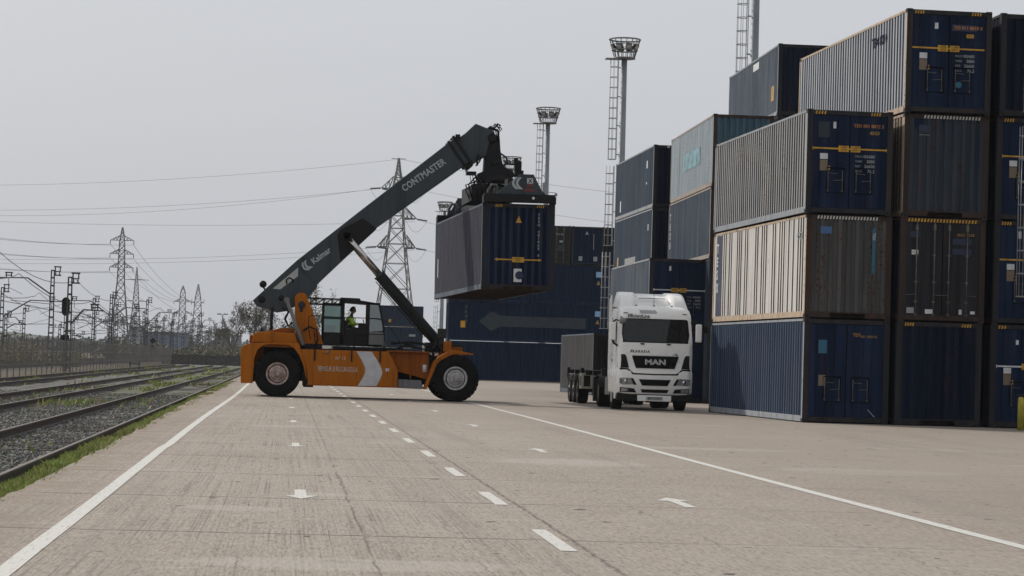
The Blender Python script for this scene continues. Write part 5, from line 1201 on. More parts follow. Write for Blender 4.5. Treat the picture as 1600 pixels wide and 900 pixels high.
# tractor chassis and wheels
mb = MB(); mb.box(.80, 1.0, .6, 6.0, .72, 1.0); mb.box(1.5, 1.7, .6, 6.0, .72, 1.0); mb.box(.3, 2.2, 2.3, 3.9, .45, 1.0); mb.box(.3,.75,3.6,4.2,.5,1.0); mb.box(.55,1.95,4.4,5.6,1.0,1.15); mb.box(.2,2.3,1.4,1.55,.40,.62); mb.box(.2,2.3,4.95,5.1,.45,.6)
mb.box(.6,1.9,.4,2.2,.45,1.15); mb.build('tractor_chassis', BLK, TK, .01)
def rwheel(x, y, w, steer=False, e=-1):
    o = thing_part('wheel', TK, (x, y, .50)); r = .50; rr = .285; h = w/2
    mb = MB(); mb.lathe([(rr, -h*.8), (rr*1.1, -h*.97), (r*.9, -h*.98), (r*.97, -h*.88), (r, -h*.7), (r, h*.7), (r*.97, h*.88), (r*.9, h*.98), (rr*1.1, h*.97), (rr, h*.8)], (0,0,0), 'x', 40)
    mb.build('tyre', RUB, o)
    mb = MB(); mb.lathe([(rr, e*h*.9), (rr*.92, e*h*.88), (rr*.86, e*h*(.2 if not steer else .6)), (rr*.5, e*h*(.15 if not steer else .75)), (rr*.42, e*h*(.5 if not steer else 1.05)), (0, e*h*(.55 if not steer else 1.1))], (0,0,0), 'x', 28)
    mb.build('rim', RIMW if steer == 1 else DARKMET, o)
for e, x in ((-1, .20), (1, 2.30)): rwheel(x, 1.48, .34, True, e)
for e, x in ((-1, .33), (1, 2.17)): rwheel(x, 5.08, .60, False, e)
for y in (11.15, 12.46, 13.77):
    for e, x in ((-1, .22), (1, 2.28)): rwheel(x, y, .385, 2, e)
for x0, x1 in ((.03,.62), (1.88,2.47)):
    mb = MB()
    k = [(5.08+.62*cos(a), .50+.60*sin(a)) for a in [R(15+i*15) for i in range(11)]]; k2 = [(5.08+.60*cos(a), .50+.58*sin(a)) for a in [R(165-i*15) for i in range(11)]]
    mb.prism(k+k2, 'yz', x0, x1); mb.build('rear_mudguard', CABS, TK)
# skeletal trailer
mb = MB()
for x in (.82, 1.52): mb.box(x, x+.14, 4.0, 14.9, .88, 1.22)
for y in (4.1, 6.5, 8.7, 10.2, 12.0, 14.6): mb.box(.04, 2.46, y, y+.22, 1.05, 1.22)
for y in (4.1, 10.2, 14.65):
    for x in (.04, 2.34): mb.box(x, x+.12, y, y+.2, 1.22, 1.30)
mb.box(.1, 2.4, 3.9, 4.05, 1.15, 1.32); mb.build('trailer_frame', BLK, TK, .01)
mb = MB(); mb.box(.15,.5,7.2,7.4,.15,1.0); mb.box(2.0,2.35,7.2,7.4,.15,1.0); mb.box(.5,2.0,7.25,7.35,.6,.7); mb.build('landing_leg', BLK, TK, .01); mb = MB();  mb.box(.6,1.9,10.9,14.1,.4,.75); mb.box(.1,2.4,14.8,14.9,.45,.62); mb.box(.06,2.44,14.75,14.9,.9,1.1)
for y in (11.15, 12.46, 13.77): mb.box(.2,2.3,y-.06,y+.06,.44,.56)
mb.build('trailer_running_gear', BLK, TK, .01)
for y in (11.15, 12.46, 13.77):
    for x0, x1 in ((.02,.44), (2.06,2.48)):
        mb = MB(); k = [(y+.60*cos(a), .50+.58*sin(a)) for a in [R(35+i*11) for i in range(11)]]; k2 = [(y+.585*cos(a), .50+.565*sin(a)) for a in [R(145-i*11) for i in range(11)]]; mb.prism(k+k2, 'yz', x0, x1); mb.build('trailer_mudguard', plain('dusty_black_plastic', (.05,.048,.045), .7), TK)
mb = MB()
for a in ((.02,.06,9.75,10.42,.55,.66), (.02,.06,9.75,10.42,1.0,1.11), (.02,.06,9.75,9.87,.66,1.0), (.02,.06,10.30,10.42,.66,1.0)): mb.box(*a)
mb.box(.02,.42,9.72,9.75,.55,.63); mb.box(.02,.42,9.72,9.75,1.03,1.11); mb.box(.02,.10,9.72,9.75,.63,1.03); mb.box(.34,.42,9.72,9.75,.63,1.03)
mb.build('pale_box_frame', plain('pale_plastic', (.34,.33,.27), .6), TK)
MB().box(.10,.34,9.74,10.4,.63,1.03).build('tool_box', BLK, TK)
mb = MB(); mb.path([(.7,2.6,1.5), (.75,3.2,1.15), (1.0,4.0,1.35), (1.2,4.2,1.5)], .03, 6); mb.path([(.85,2.6,1.6), (.9,3.2,1.2), (1.1,4.0,1.4)], .025, 6); mb.build('air_lines', BLK, TK)
tag(seated_person('truck driver in a red top sitting behind the dark windscreen of the white truck', (10.58+1.85, 80.30+1.02, 1.86), -pi/2, plain('red_shirt', (.45,.05,.05), .8)), 'truck driver in a red top sitting behind the dark windscreen of the white truck', 'person')
# ------------------------------------------------------------------ floodlight masts
MAST = plain('mast_grey_paint', (.20,.22,.24), .55, .1, nz=.15, scale=1)
MASTL = plain('ladder_galvanised', (.27,.28,.29), .55, .4, nz=.25, scale=5)
def cagemesh(h0, h1, x, off, flip):
    mb = MB(); w = .20
    for s in (-1, 1): mb.bar((x, w*s+off, h0), (x, w*s+off, h1), .035)
    z = h0
    while z < h1: mb.tube((x, -w+off, z), (x, w+off, z), .009, 4); z += .30
    z = h0+.0; hoops = []
    while z <= h1+.01:
        pts = [(x-.50*sin(a)*1.0, off+.28*cos(a)*1.0, z) for a in [pi*i/8 for i in range(9)]]; pts = [(x, w+off, z)]+pts[1:-1]+[(x, -w+off, z)]
        mb.path(pts, .018, 4, cap=False); z += .62
    for a in (R(30), R(65), R(115), R(150)): mb.tube((x-.50*sin(a), off+.28*cos(a), h0), (x-.50*sin(a), off+.28*cos(a), h1), .012, 4)
    return mb
def mast(label, X, Y, H=21.1, cam=False):
    t = thing('floodlight_mast', label, 'floodlight mast', (X, Y, 0), 0, 'tall floodlight masts standing in a row')
    mb = MB(); mb.lathe([(.36, 0), (.36, .04), (.30, .05), (.27, 3.0), (.17, H-1.15)], (0,0,0), 'z', 16); mb.build('pole', MAST, t)
    z0 = H-1.2; mb = MB()
    mb.lathe([(.2, z0-.05), (.66, z0-.02), (.66, z0+.06), (.2, z0+.06)], (0,0,0), 'z', 28)
    def ring(r, z, w): 
        n = 28; mb.path([(r*cos(2*pi*i/n), r*sin(2*pi*i/n), z) for i in range(n+1)], w, 5, cap=False)
    ring(.76, z0+.50, .045); ring(.93, z0+1.15, .05); ring(.86, z0+.82, .02)
    for i in range(16):
        a = 2*pi*i/16; mb.bar((.62*cos(a), .62*sin(a), z0+.05), (.93*cos(a), .93*sin(a), z0+1.15), .04)
    mb.build('crown', plain('mast_crown_paint', (.13,.13,.13), .6, nz=.2), t)
    for i in range(8):
        a = 2*pi*i/8+.2; f = MB(); f.box(-.06, .10, -.17, .17, -.16, .16); f.box(.10, .115, -.15, .15, -.14, .14, 1)
        o = f.build('floodlight', [DARKMET, plain('lamp_glass', (.35,.36,.36), .15)], t, .01); o.location = (.70*cos(a), .70*sin(a), z0+.72); o.rotation_euler = (0, R(35), a)
    segs = [(3.6, 8.2), (8.6, 13.4), (13.8, z0)]
    for i, (a, b) in enumerate(segs):
        x = -.36-.09*(2-i)
        lm = cagemesh(a, b, x, 0, i); lad = lm.build('caged_ladder', MASTL, t)
        bm_ = MB(); z = a+.3
        while z < b: bm_.tube((x, 0, z), (-.2, 0, z), .035, 6); z += 1.75
        bm_.build('ladder_bracket', MASTL, lad)
    mb = MB(); mb.box(-1.15, -.3, -.4, .4, z0-.06, z0-.02); mb.build('landing', MAST, t)
    if cam:
        mb = MB(); mb.bar((.15,0,14.6), (.75,0,14.55), .05); mb.lathe([(.0,.16), (.10,.12), (.12,0), (.07,-.10), (0,-.12)], (.78,0,14.4), 'z', 12); mb.build('camera', MASTL, t)
        MB().box(-.28,-.12,-.2,.2,14.5,15.3).build('control_box', MASTL, t)
    return t
mast('floodlight mast whose round crown stands clear above the stacks, ladder beside the blue row', 19.70, 150)
mast('floodlight mast just right of the hanging container, with a small camera on its pole', 19.50, 192.6, cam=True)
mast('floodlight mast partly hidden by the lifting frame, its crown just right of the boom head', 20.9, 240)
mast('smallest and farthest floodlight mast, left of the hanging container', 19.0, 312)
mast('floodlight mast rising behind the highest containers, its crown out of view', 20.9, 113.5)
m0 = mast('nearest mast, only its caged ladder and yellow guard post in view before the dark containers', 20.56, 66.3)
YP = plain('yellow_guard_paint', (.36,.30,.03), .6, nz=.3, scale=6)
MB().lathe([(.085, 0), (.085, .85), (.05, .90), (0, .90)], (-.90, -.25, 0), 'z', 14).build('yellow_guard_post', YP, m0)

# ------------------------------------------------------------------ lattice pylons
def lattice(mb, cx, cy, prof, w, rungs=None, brace=True, hw=None):
    """prof: list (z, half width)"""
    hw = hw or w*.55
    for (z0, a), (z1, b) in zip(prof, prof[1:]):
        for sx in (-1, 1):
            for sy in (-1, 1): mb.bar((cx+a*sx, cy+a*sy, z0), (cx+b*sx, cy+b*sy, z1), w)
        for (sx0, sy0, sx1, sy1) in ((-1,-1,1,-1), (1,-1,1,1), (1,1,-1,1), (-1,1,-1,-1)):
            mb.bar((cx+b*sx0, cy+b*sy0, z1), (cx+b*sx1, cy+b*sy1, z1), hw)
            if brace:
                mb.bar((cx+a*sx0, cy+a*sy0, z0), (cx+b*sx1, cy+b*sy1, z1), hw); mb.bar((cx+a*sx1, cy+a*sy1, z0), (cx+b*sx0, cy+b*sy0, z1), hw)
def interp(pts, z):
    for (z0, a), (z1, b) in zip(pts, pts[1:]):
        if z0 <= z <= z1: return a+(b-a)*(z-z0)/(z1-z0)
    return pts[-1][1]
def profile(pts, k=.95, zmin=None):
    z = pts[0][0]; out = [(z, interp(pts, z))]
    while z < pts[-1][0]-.3:
        z = min(pts[-1][0], z+max(.7, 2*interp(pts, z)*k)); out.append((z, interp(pts, z)))
    out[-1] = (pts[-1][0], pts[-1][1]); return out
PYL = plain('pylon_steel', (.15,.145,.138), .7, .2, nz=.2, scale=1); INS = plain('insulator_glass', (.07,.08,.07), .3)
def tri_arm(mb, cx, z, hw, L_, s, h, w, thick=1.):
    tip = (cx+s*L_, 0, z)
    for sy in (-1, 1):
        mb.bar((cx+s*hw, sy*hw*thick, z), tip, w); mb.bar((cx+s*hw, sy*hw*thick, z+h), tip, w)
        for q in (.33, .66): mb.bar((cx+s*(hw+(L_-hw)*q), sy*hw*(1-q), z), (cx+s*(hw+(L_-hw)*q), sy*hw*(1-q), z+h*(1-q)), w*.6); mb.bar((cx+s*(hw+(L_-hw)*(q-.33)), sy*hw*(1-q+.33), z+h*(1-q+.33)), (cx+s*(hw+(L_-hw)*q), sy*hw*(1-q), z), w*.6)
    return tip
# large strain pylon behind the boom
t = thing('pylon', 'large lattice power pylon rising behind the boom of the orange machine', 'power pylon', (23.0, 548, -.5), R(4), 'lattice power pylons')
mb = MB(); pr = [(0, 5.4), (14.4, 3.45), (19.3, 2.75), (26.4, 1.95), (31, 1.45), (39.5, 1.0), (42, .55), (45.6, .12)]
lattice(mb, 0, 0, profile(pr, .9), .24, hw=.13); mb.build('lattice_body', PYL, t)
tips = []
for z, sides in ((26.2, (-1, 1)), (32.6, (1, -1)), (39.0, (-1, 1))):
    for s in sides:
        L_ = 4.2 if z < 39 else 3.6; mb = MB(); tips.append(tri_arm(mb, 0, z, interp(pr, z), L_, s, 2.6, .16)); mb.build('cross_arm', PYL, t)
mb = MB(); mb.bar((-1.6,0,45.5), (1.6,0,45.5), .12); mb.build('top_bar', PYL, t)
for tp in tips:
    mb = MB(); s = 1 if tp[0] > 0 else -1
    for e in (-1, 1):
        mb.path([tp, (tp[0]+e*s*0+(1.0 if e > 0 else -1.0)*.5, tp[1]+e*1.0, tp[2]-.15), (tp[0]+e*2.6, tp[1]+e*1.6, tp[2]-.35)], [.05, .20, .16], 6)
    n = 12; mb.path([(tp[0]-2.6+5.2*i/n, -1.6+3.2*i/n, tp[2]-.4-2.6*sin(pi*i/n)) for i in range(n+1)], .03, 4, cap=False)
    mb.build('insulator_string', INS, t)
# three-arm pylon at the left
def tower(label, X, Y, H, prof, arms, w=.14, al=2.6, ah=1.1, rz=0, ins=True):
    t = thing('pylon', label, 'power pylon', (X, Y, -.6), rz, 'lattice power pylons'); mb = MB(); lattice(mb, 0, 0, profile(prof, 1.0), w, hw=w*.6); mb.build('lattice_body', PYL, t)
    for z in arms:
        for s in (-1, 1):
            mb = MB(); tp = tri_arm(mb, 0, z, interp(prof, z), al, s, ah, w*.7); ca = mb.build('cross_arm', PYL, t)
            if ins: MB().tube(tp, (tp[0], 0, tp[2]-.9 if ins is True else tp[2]+1.4), .10, 6).build('insulator', INS, ca)
    return t
tower('tall three-armed lattice pylon above the railway, left of the orange machine', -39.6, 600, 31, [(0, 2.6), (13, 1.35), (18, .85), (27.5, .62), (29, .45), (31.1, .05)], (21.6, 24.8, 28.0), .17, 2.75, 1.1)
tower('slim pylon with two flat box arms just right of the tall three-armed pylon', -41.3, 690, 24, [(0, 2.2), (12, 1.0), (20, .45), (24.8, .05)], (15.5, 21.3), .15, 3.3, .15, ins=0)
tower('small two-armed pylon far away over the railway', -36.6, 880, 25, [(0, 2.0), (12, 1.1), (22.5, .9), (25, .08)], (15.5, 19.5), .2, 3.0, 1.0)
tower('small pylon with upright insulators beside another one, far away over the railway', -31.7, 890, 25, [(0, 2.6), (10, 1.7), (21, 1.0), (26, .08)], (15.0, 19.5), .2, 2.1, .3, ins=2)
# high-mast lamp far away
t = thing('lamp_post', 'thin high lamp mast far away behind the rail poles', 'lamp post', (-13.4, 520, -.5)); mb = MB(); mb.tube((0,0,0), (0,0,9.8), .13, 8); mb.build('pole', MAST, t); mb = MB()
for i in range(6): a = i*pi/3; mb.bar((0,0,9.8), (.9*cos(a), .9*sin(a), 10.0), .07); mb.box(.9*cos(a)-.2, .9*cos(a)+.2, .9*sin(a)-.2, .9*sin(a)+.2, 9.85, 10.1)
mb.build('lamp_heads', MAST, t)

# ------------------------------------------------------------------ railway catenary masts beyond the fence
CATM = plain('catenary_steel', (.075,.071,.069), .7, .2, nz=.25, scale=2)
def ladder_pole(mb, H, w=.34, ch=.09, w1=.22):
    for s in (-1, 1):
        mb.bar((s*w/2, -.08, 0), (s*w1/2, -.08, H), ch, .12); mb.bar((s*w/2, .10, 0), (s*w1/2, .10, H), ch*.6)
    z = .5
    while z < H: ww = w+(w1-w)*z/H; mb.bar((-ww/2, -.09, z), (ww/2, -.09, z), .10, .13); z += .62
    mb.box(-.14, .14, -.14, .14, H-.04, H+.05)
def cat_mast(label, X, Y, H, arms, group='lattice masts of the railway overhead line', w=.34, z0=-.35):
    t = thing('catenary_mast', label, 'catenary mast', (X, Y, z0), 0, group)
    mb = MB(); ladder_pole(mb, H, w); mb.build('pole', CATM, t)
    for (s, za, L_, rise, drop) in arms:
        mb = MB(); x1 = s*L_*.42; x2 = s*L_
        mb.bar((s*.1, -.1, za), (x1, -.1, za+rise), .11, .13, up=(0,1,0)); mb.bar((x1, -.1, za+rise), (x2, -.1, za+rise-.05), .09, .11, up=(0,1,0))
        xh = x1+(x2-x1)*.55
        for q in (xh,): mb.box(q-.26, q+.26, -.16, -.04, za+rise+.12, za+rise+.20); mb.box(q-.24, q-.16, -.16, -.04, za+rise-.02, za+rise+.36); mb.box(q+.16, q+.24, -.16, -.04, za+rise-.02, za+rise+.36); mb.box(q-.3, q+.3, -.16, -.04, za+rise+.32, za+rise+.42)
        mb.build('cantilever', CATM, t)
        mb = MB(); mb.tube((xh, -.1, za+rise), (xh, -.1, za+rise-.8), .03, 5); mb.bar((xh, -.1, za+rise-.8), (xh-s*1.1, -.1, za+rise-1.3), .035); mb.bar((s*.15, -.1, za-.75), (xh-s*.2, -.1, za-.55 if rise > 0 else za-1.2), .045); mb.build('registration_arm', CATM, t)
    mb = MB(); mb.box(.12, .62, -.14, -.02, H-.1, H-.03); mb.box(.14, .22, -.14, -.02, H-.03, H+.28); mb.box(.52, .60, -.14, -.02, H-.03, H+.28); mb.box(.08, .66, -.14, -.02, H+.24, H+.34); mb.box(.08, .66, -.14, -.02, H-.42, H-.32); mb.box(.18,.26,-.14,-.02,H-.42,H-.1); mb.box(.48,.56,-.14,-.02,H-.42,H-.1); mb.build('feeder_bracket', CATM, t)
    return t
cm = [('lattice mast with the longest arm, sloping up to the left, beside the signal', -18.5, 200, 7.9, [(-1, 6.0, 4.6, 1.25, 1)], .42),
 ('lattice mast standing next to the railway signal, in front of the fence', -14.72, 171.8, 6.6, [(1, 3.4, 2.3, 1.05, 1)], .42),
 ('lattice mast half behind the olive bushes, its arm reaching right', -26.6, 238, 7.3, [(1, 4.6, 6.2, 1.6, 1)], .42),
 ('short lattice mast with two round weights, behind the bushes on the left', -33.5, 325, 6.8, [(-1, 4.6, 2.6, 1.0, 1)], .42),
 ('lattice mast with arms to both sides, between the signal and the tall pylon', -18.6, 268, 7.6, [(-1, 5.4, 5.2, 1.5, 1), (1, 5.2, 3.6, 1.1, 1)], .42),
 ('dark lattice mast right of the tall pylon with an arm reaching right', -18.7, 338, 8.6, [(1, 5.4, 4.0, 1.6, 1), (-1, 4.4, 5.0, 1.8, 1)], .42),
 ('lattice mast with an arm curving up and left, left of the three-armed pylon', -23.2, 305, 7.9, [(1, 4.4, 3.0, .9, 1), (-1, 5.6, 4.4, .6, 1)], .42)]
for (lb, X, Y, H, arms, w) in cm: cat_mast(lb, X, Y, H, arms, w=w)
r3 = random.Random(12)
pos = [(-18.4,405), (-18.0,470), (-17.6,535), (-17.2,600), (-25.5,372), (-25.0,440), (-24.4,505), (-31.5,410), (-31,480), (-30.5,560), (-37,430), (-36,520), (-22,640), (-28,650), (-20,700), (-15.8,690), (-16.5,760), (-24,760), (-19,840), (-27,840)]+[(-15.5-.02*i*7-r3.uniform(0,20), 400+i*13) for i in range(40)]
small = [(-30.6,278,5.4), (-29.4,330,4.9), (-38.6,300,5.0)]
G2 = 'far catenary masts crowding together along the railway'
for i, (X, Y) in enumerate(pos):
    H = r3.uniform(7.2, 8.8); s = r3.choice((-1, 1)); t = cat_mast('far catenary mast in the crowd of masts along the railway', X+r3.uniform(-.5,.5), Y+r3.uniform(-12,12), H, [(s, H-r3.uniform(2,3), r3.uniform(2.6,4.6), r3.uniform(.6,1.5), 1), (-s, H-r3.uniform(2,3.6), r3.uniform(1.6,3.4), r3.uniform(.4,1.2), 1)][:r3.choice((1,2,2))], G2, .5)
for X, Y, H in small: cat_mast('small plain lattice mast beyond the fence on the left', X, Y, H, [(1, H-1.6, 2.2, .5, 1)], 'small lattice masts beyond the fence', .42)
# railway signal
t = thing('railway_signal', 'black oval railway signal head on a thin post beside the track fence', 'railway signal', (-16.0, 184, -.3)); mb = MB(); ladder_pole(mb, 4.4, .18, .05, .18); mb.tube((.16,-.1,0), (.16,-.1,4.5), .06, 6); mb.build('post', CATM, t)
mb = MB(); n = 10; pts = [(.29*cos(a), 5.15+.30*sin(a)) for a in [pi*i/n for i in range(n+1)]]+[(.29*cos(a), 4.40+.30*sin(a)) for a in [pi+pi*i/n for i in range(n+1)]]
mb.prism(pts, 'xz', -.22, -.16); hd_ = mb.build('signal_head', BLK, t)
for z in (5.2, 4.78, 4.36): MB().lathe([(.11, 0), (.12, -.18), (.10, -.18), (.095, -.02), (0, -.02)], (0, -.22, z), 'y', 14).build('lamp_hood', DARKMET, hd_)
MB().box(-.28, .30, -.25, .05, 2.35, 2.72).build('signal_box', BLK, t, .02)
t = thing('rail_sign', 'two dark diamond sign plates on a post beyond the mesh fence', 'rail sign', (-17.4, 330, -.3)); mb = MB(); mb.tube((0,0,0), (0,0,3.4), .05, 6); mb.build('post', CATM, t)
for z in (3.1, 2.2): MB().prism([(0,z-.42), (.42,z), (0,z+.42), (-.42,z)], 'xz', -.1, -.06).build('sign_plate', BLK, t)
# overhead wires
WIRE = plain('wire', (.10,.10,.10), .6)
def wire(label, p, q, sag, r, n=24, group='overhead wires', z=None):
    p = Vector(p); q = Vector(q); mb = MB(); pts = [p.lerp(q, i/n)-Vector((0,0,sag*4*(i/n)*(1-i/n))) for i in range(n+1)]
    o = mb.path(pts, r, 4, cap=False).build('overhead_wire', plain('far_wire', (.28,.28,.28), .6), fix=False); tag(o, label, 'wire', group); return o
HVW = plain('far_wire', (.28,.28,.28), .6)
GW = 'catenary wires strung along the railway'
for X, z in ((-21.2, 6.6), (-21.2, 5.3), (-16.5, 6.3), (-28, 6.2), (-33.5, 5.8), (-18.1, 7.9), (-25.0, 6.9)):
    pts = []; Y0 = 90; mb = MB()
    while Y0 < 820:
        for i in range(8): u = i/8; pts.append((X+.5*sin(Y0*.02), Y0+66*u, z-.35-(1.1 if z > 5.6 else .1)*4*u*(1-u)))
        Y0 += 66
    mb.path(pts, .028, 4, cap=False); o = mb.build('catenary_wire', WIRE, fix=False); tag(o, 'dark catenary wire sagging from mast to mast along the railway', 'wire', GW)
    if z < 7: 
        for yy_ in range(100, 600, 22): pass
GH = 'thin high-voltage lines running left from the large pylon'
for (p, q, sg) in (((23, 548, 44.9), (-122, 620, 40.0), 3), ((18.2, 548, 38.2), (-120, 600, 33.5), 3), ((27, 550, 31.5), (-118, 596, 31.8), 2), ((18.5, 548, 25.4), (-118, 610, 23.0), 2.5), ((27, 548, 25.2), (-116, 600, 21.4), 2.5), ((18.6,548,38.4), (-118,630,34.6), 4)):
    wire('thin high-voltage line running left across the sky from the large pylon', p, q, sg, .032, group=GH)
for (p, q, sg) in (((28.5, 548, 31.5), (110, 540, 23.5), 2), ((28.5, 548, 25.4), (110, 545, 17.5), 2), ((27.5, 548, 38.4), (110, 545, 31), 2), ((23,548,45), (110,545,38), 2)):
    wire('thin high-voltage line running right behind the stacks from the large pylon', p, q, sg, .032, group='thin high-voltage lines running right from the large pylon')
for s in (-1, 1):
    for z in (21, 24.2, 27.4):
        wire('faint line dropping right from the tall three-armed pylon towards the far pylons', (-39.6+2.7*s, 600, z-1), (-34+2.5*s, 885, 15 if z < 24 else 19), 3, .05, group='faint lines between the three-armed pylon and the far pylons')
        wire('faint line leaving the tall three-armed pylon to the left', (-39.6+2.7*s, 600, z-1), (-100, 440, z+1), 3, .04, group='faint lines left of the three-armed pylon')
# ------------------------------------------------------------------ mesh fence
FEN = plain('fence_wire', (.20,.19,.175), .7, .2, nz=.2, scale=2); FPOST = plain('fence_post', (.13,.125,.12), .7)
t = thing('mesh_fence', 'tall grey mesh fence running along the railway side of the farthest track', 'fence', (-14.05, 60, -.2)); mb = MB(); r4 = random.Random(2)
def fx(y): return -.0 if y < 150 else -(y-150)*.0078
y = 0
pme = MB().bar((0, 0, 0), (0, 0, 2.2), .055).mesh('fence_post')
while y < 275:
    q_ = link('post', pme, FPOST, t) if not pme.materials else link('post', pme, [], t); q_.location = (fx(y), y, 0)
    y += 3
mb = MB()
for z in (.08, .75, 1.42, 2.1): mb.path([(fx(y), y, z) for y in range(0, 276, 15)], .010, 4, cap=False)
y = 0
while y < 275: mb.bar((fx(y), y, .05), (fx(y), y, 2.12), .011, .008); y += .26+.0009*y
o = mb.build('mesh_wires', FEN, t); o['kind'] = 'stuff'
# low block wall closing the sidings
WALL = earth_material('weathered_wall', [(.045,.042,.04), (.075,.07,.065), (.14,.13,.12)], .25)
mb = MB(); mb.box(-16.3, 40, 332, 332.4, -.3, 1.0); mb.box(-16.4, 40, 331.95, 332.45, 1.0, 1.12); 
for i in range(20): mb.box(-16.3+2.8*i, -16.1+2.8*i, 331.9, 331.999, -.3, 1.0)
o = mb.build('boundary_wall', WALL); tag(o, 'low dark block wall closing off the far end of the sidings', 'wall')
for (x, y) in ((-6.0, 296), (-9.8, 296), (-12.4, 150), (-13.55, 96)): pass
t = thing('buffer_bracket', 'small dark trackside bracket standing in front of the mesh fence', 'bracket', (-13.45, 226, -.18)); MB().bar((-.5,0,.45), (.5,0,.45), .1).bar((-.4,0,0), (-.4,0,.7), .1).bar((.4,0,0), (.4,0,.7), .1).build('frame', CATM, t)

# distant tracks and low bank beyond the fence
for X in (-21.2, -25.5, -30):
    t = thing('far_track', 'dark railway line beyond the mesh fence', 'railway track', (X, 60, -.3), 0, 'dark railway lines beyond the fence')
    for s in (-1, 1): MB().box(s*.83-.04, s*.83+.04, 0, 600, .16, .34).build('rail', RAIL, t)
    MB().prism([(-2.4,-.1), (2.4,-.1), (1.5,.17), (-1.5,.17)], 'xz', 0, 600).build('ballast_bed', earth_material('far_ballast', [(.06,.055,.05), (.09,.08,.07), (.13,.12,.11)], .6), t)

# ------------------------------------------------------------------ vegetation
def leafmat(name, c): return plain(name, c, .8, nz=.45, scale=.5)
BARK = plain('bark', (.12,.10,.085), .9, nz=.3, scale=2)
def leafcloud(mb_v, mb_f, mb_m, c, rad, n, size, r, km=2):
    for _ in range(n):
        d = Vector((r.gauss(0,1), r.gauss(0,1), r.gauss(0,1))); d = d.normalized()*rad*(r.random()**.45); p = c+Vector((d.x, d.y, d.z*.8)); a = Vector((r.gauss(0,1), r.gauss(0,1), r.gauss(0,1))).normalized(); b2 = a.orthogonal().normalized()
        s = size*r.uniform(.5, 1.4); k = len(mb_v); mb_v += [tuple(p+a*s), tuple(p+b2*s*.6), tuple(p-a*s*.8), tuple(p-b2*s*.5)]; mb_f.append((k, k+1, k+2, k+3)); mb_m.append(r.randrange(km))
def tree(label, X, Y, H, seed, leaves, mats, spread=1., twigs=3, lsize=.09, trunk=.14, group='half-bare spring trees beyond the low wall', z0=-.3, lowstart=.25):
    r = random.Random(seed); t = thing('tree', label, 'tree', (X, Y, z0), r.random()*6, group); mb = MB(); ends = []
    def grow(p, d, L_, rad, lv):
        n = 4; pts = [p]; rs = [rad]; q = p; dd = d
        for i in range(n):
            dd = (dd+Vector((r.gauss(0,.16), r.gauss(0,.16), r.gauss(0,.08)+.05))).normalized(); q = q+dd*L_/n; pts.append(q); rs.append(max(.018, rad*(1-.55*(i+1)/n)))
        mb.path(pts, rs, 5 if lv < 2 else 3, cap=False)
        if lv >= twigs: ends.append(q); return
        kids = 7 if lv == 0 else r.choice((4, 5))
        for k in range(kids):
            f = lowstart+(1-lowstart)*(k+.5)/kids if lv == 0 else .3+.7*(k+.6)/kids
            i = min(n-1, int(f*n)); pp = pts[i].lerp(pts[i+1], f*n-i); a = r.random()*6.28; tilt = r.uniform(.45, .95)*spread
            side = dd.orthogonal().normalized(); side.rotate(Matrix.Rotation(a, 3, dd)); nd = (dd*cos(tilt)+side*sin(tilt)).normalized(); nd.z = max(nd.z, .0)+.1
            grow(pp, nd.normalized(), L_*r.uniform(.42, .62)*(1.15-.3*f), rs[i]*.5, lv+1)
            if lv >= 1: ends.append(pp)
        ends.append(q)
    grow(Vector((0,0,0)), Vector((r.gauss(0,.06), r.gauss(0,.06), 1)), H*.72, trunk*H/8, 0)
    mb.build('trunk', BARK, t, fix=False)
    if leaves:
        v, f, m = [], [], []
        for e in ends: leafcloud(v, f, m, e, .5, max(1, int(leaves*.55*r.uniform(.2, 1.8)*(1 if mnoise.noise(e*.5) > -.15 else .25))), lsize*1.35, r, len(mats))
        me = bpy.data.meshes.new('crown'); me.from_pydata(v, [], f); me.polygons.foreach_set('material_index', m); me.update(); link('crown', me, mats, t)
    return t
LG = [leafmat('leaf_olive', (.12,.125,.055)), leafmat('leaf_dark', (.07,.08,.04)), leafmat('leaf_pale', (.19,.185,.10))]
LB = [leafmat('bud_brown', (.17,.135,.10)), leafmat('bud_grey', (.13,.12,.105))]
tree('tall loose green-tinted tree showing behind the cab roof guard', 4.4, 345, 11.6, 3, 7, [LG[2], LG[0]], lsize=.12)
tree('slimmer half-leafed tree right beside the tall one behind the cab', 6.6, 350, 10.0, 8, 6, [LG[2], LG[1]], lsize=.11)
tree('green-leafed tree showing between the engine hood and the boom tail', -2.2, 340, 8.6, 5, 10, [LG[0], LG[2], LG[1]], lsize=.12)
tree('bushy tree behind the grey support link of the orange machine', .6, 336, 7.8, 11, 8, [LG[1], LG[0]], lsize=.11)
tree('bare spring tree with fine twigs just left of the orange mudguard', -4.9, 342, 8.4, 13, 2, LB, lsize=.06, twigs=4)
tree('bare twiggy tree left of the engine hood, leaning a little left', -7.4, 338, 7.6, 17, 2, LB, lsize=.06, twigs=4)
tree('second bare twiggy tree, farther right in the clump by the hood', -3.6, 352, 8.2, 19, 2, LB, lsize=.06, twigs=4)
tree('small tree with light buds at the left edge of the clump by the hood', -8.6, 344, 5.6, 23, 5, [LG[2], LG[0]], lsize=.08)
def bush_mass(name, pts, mats, seed, size, n, kind=True):
    r = random.Random(seed); v, f, m = [], [], []
    for (c, rad) in pts: leafcloud(v, f, m, Vector(c), rad, n, size, r, len(mats))
    me = bpy.data.meshes.new(name); me.from_pydata(v, [], f); me.polygons.foreach_set('material_index', m); me.update(); o = link(name, me, mats); 
    if kind: o['kind'] = 'stuff'
    return o
r5 = random.Random(4)
pts = []
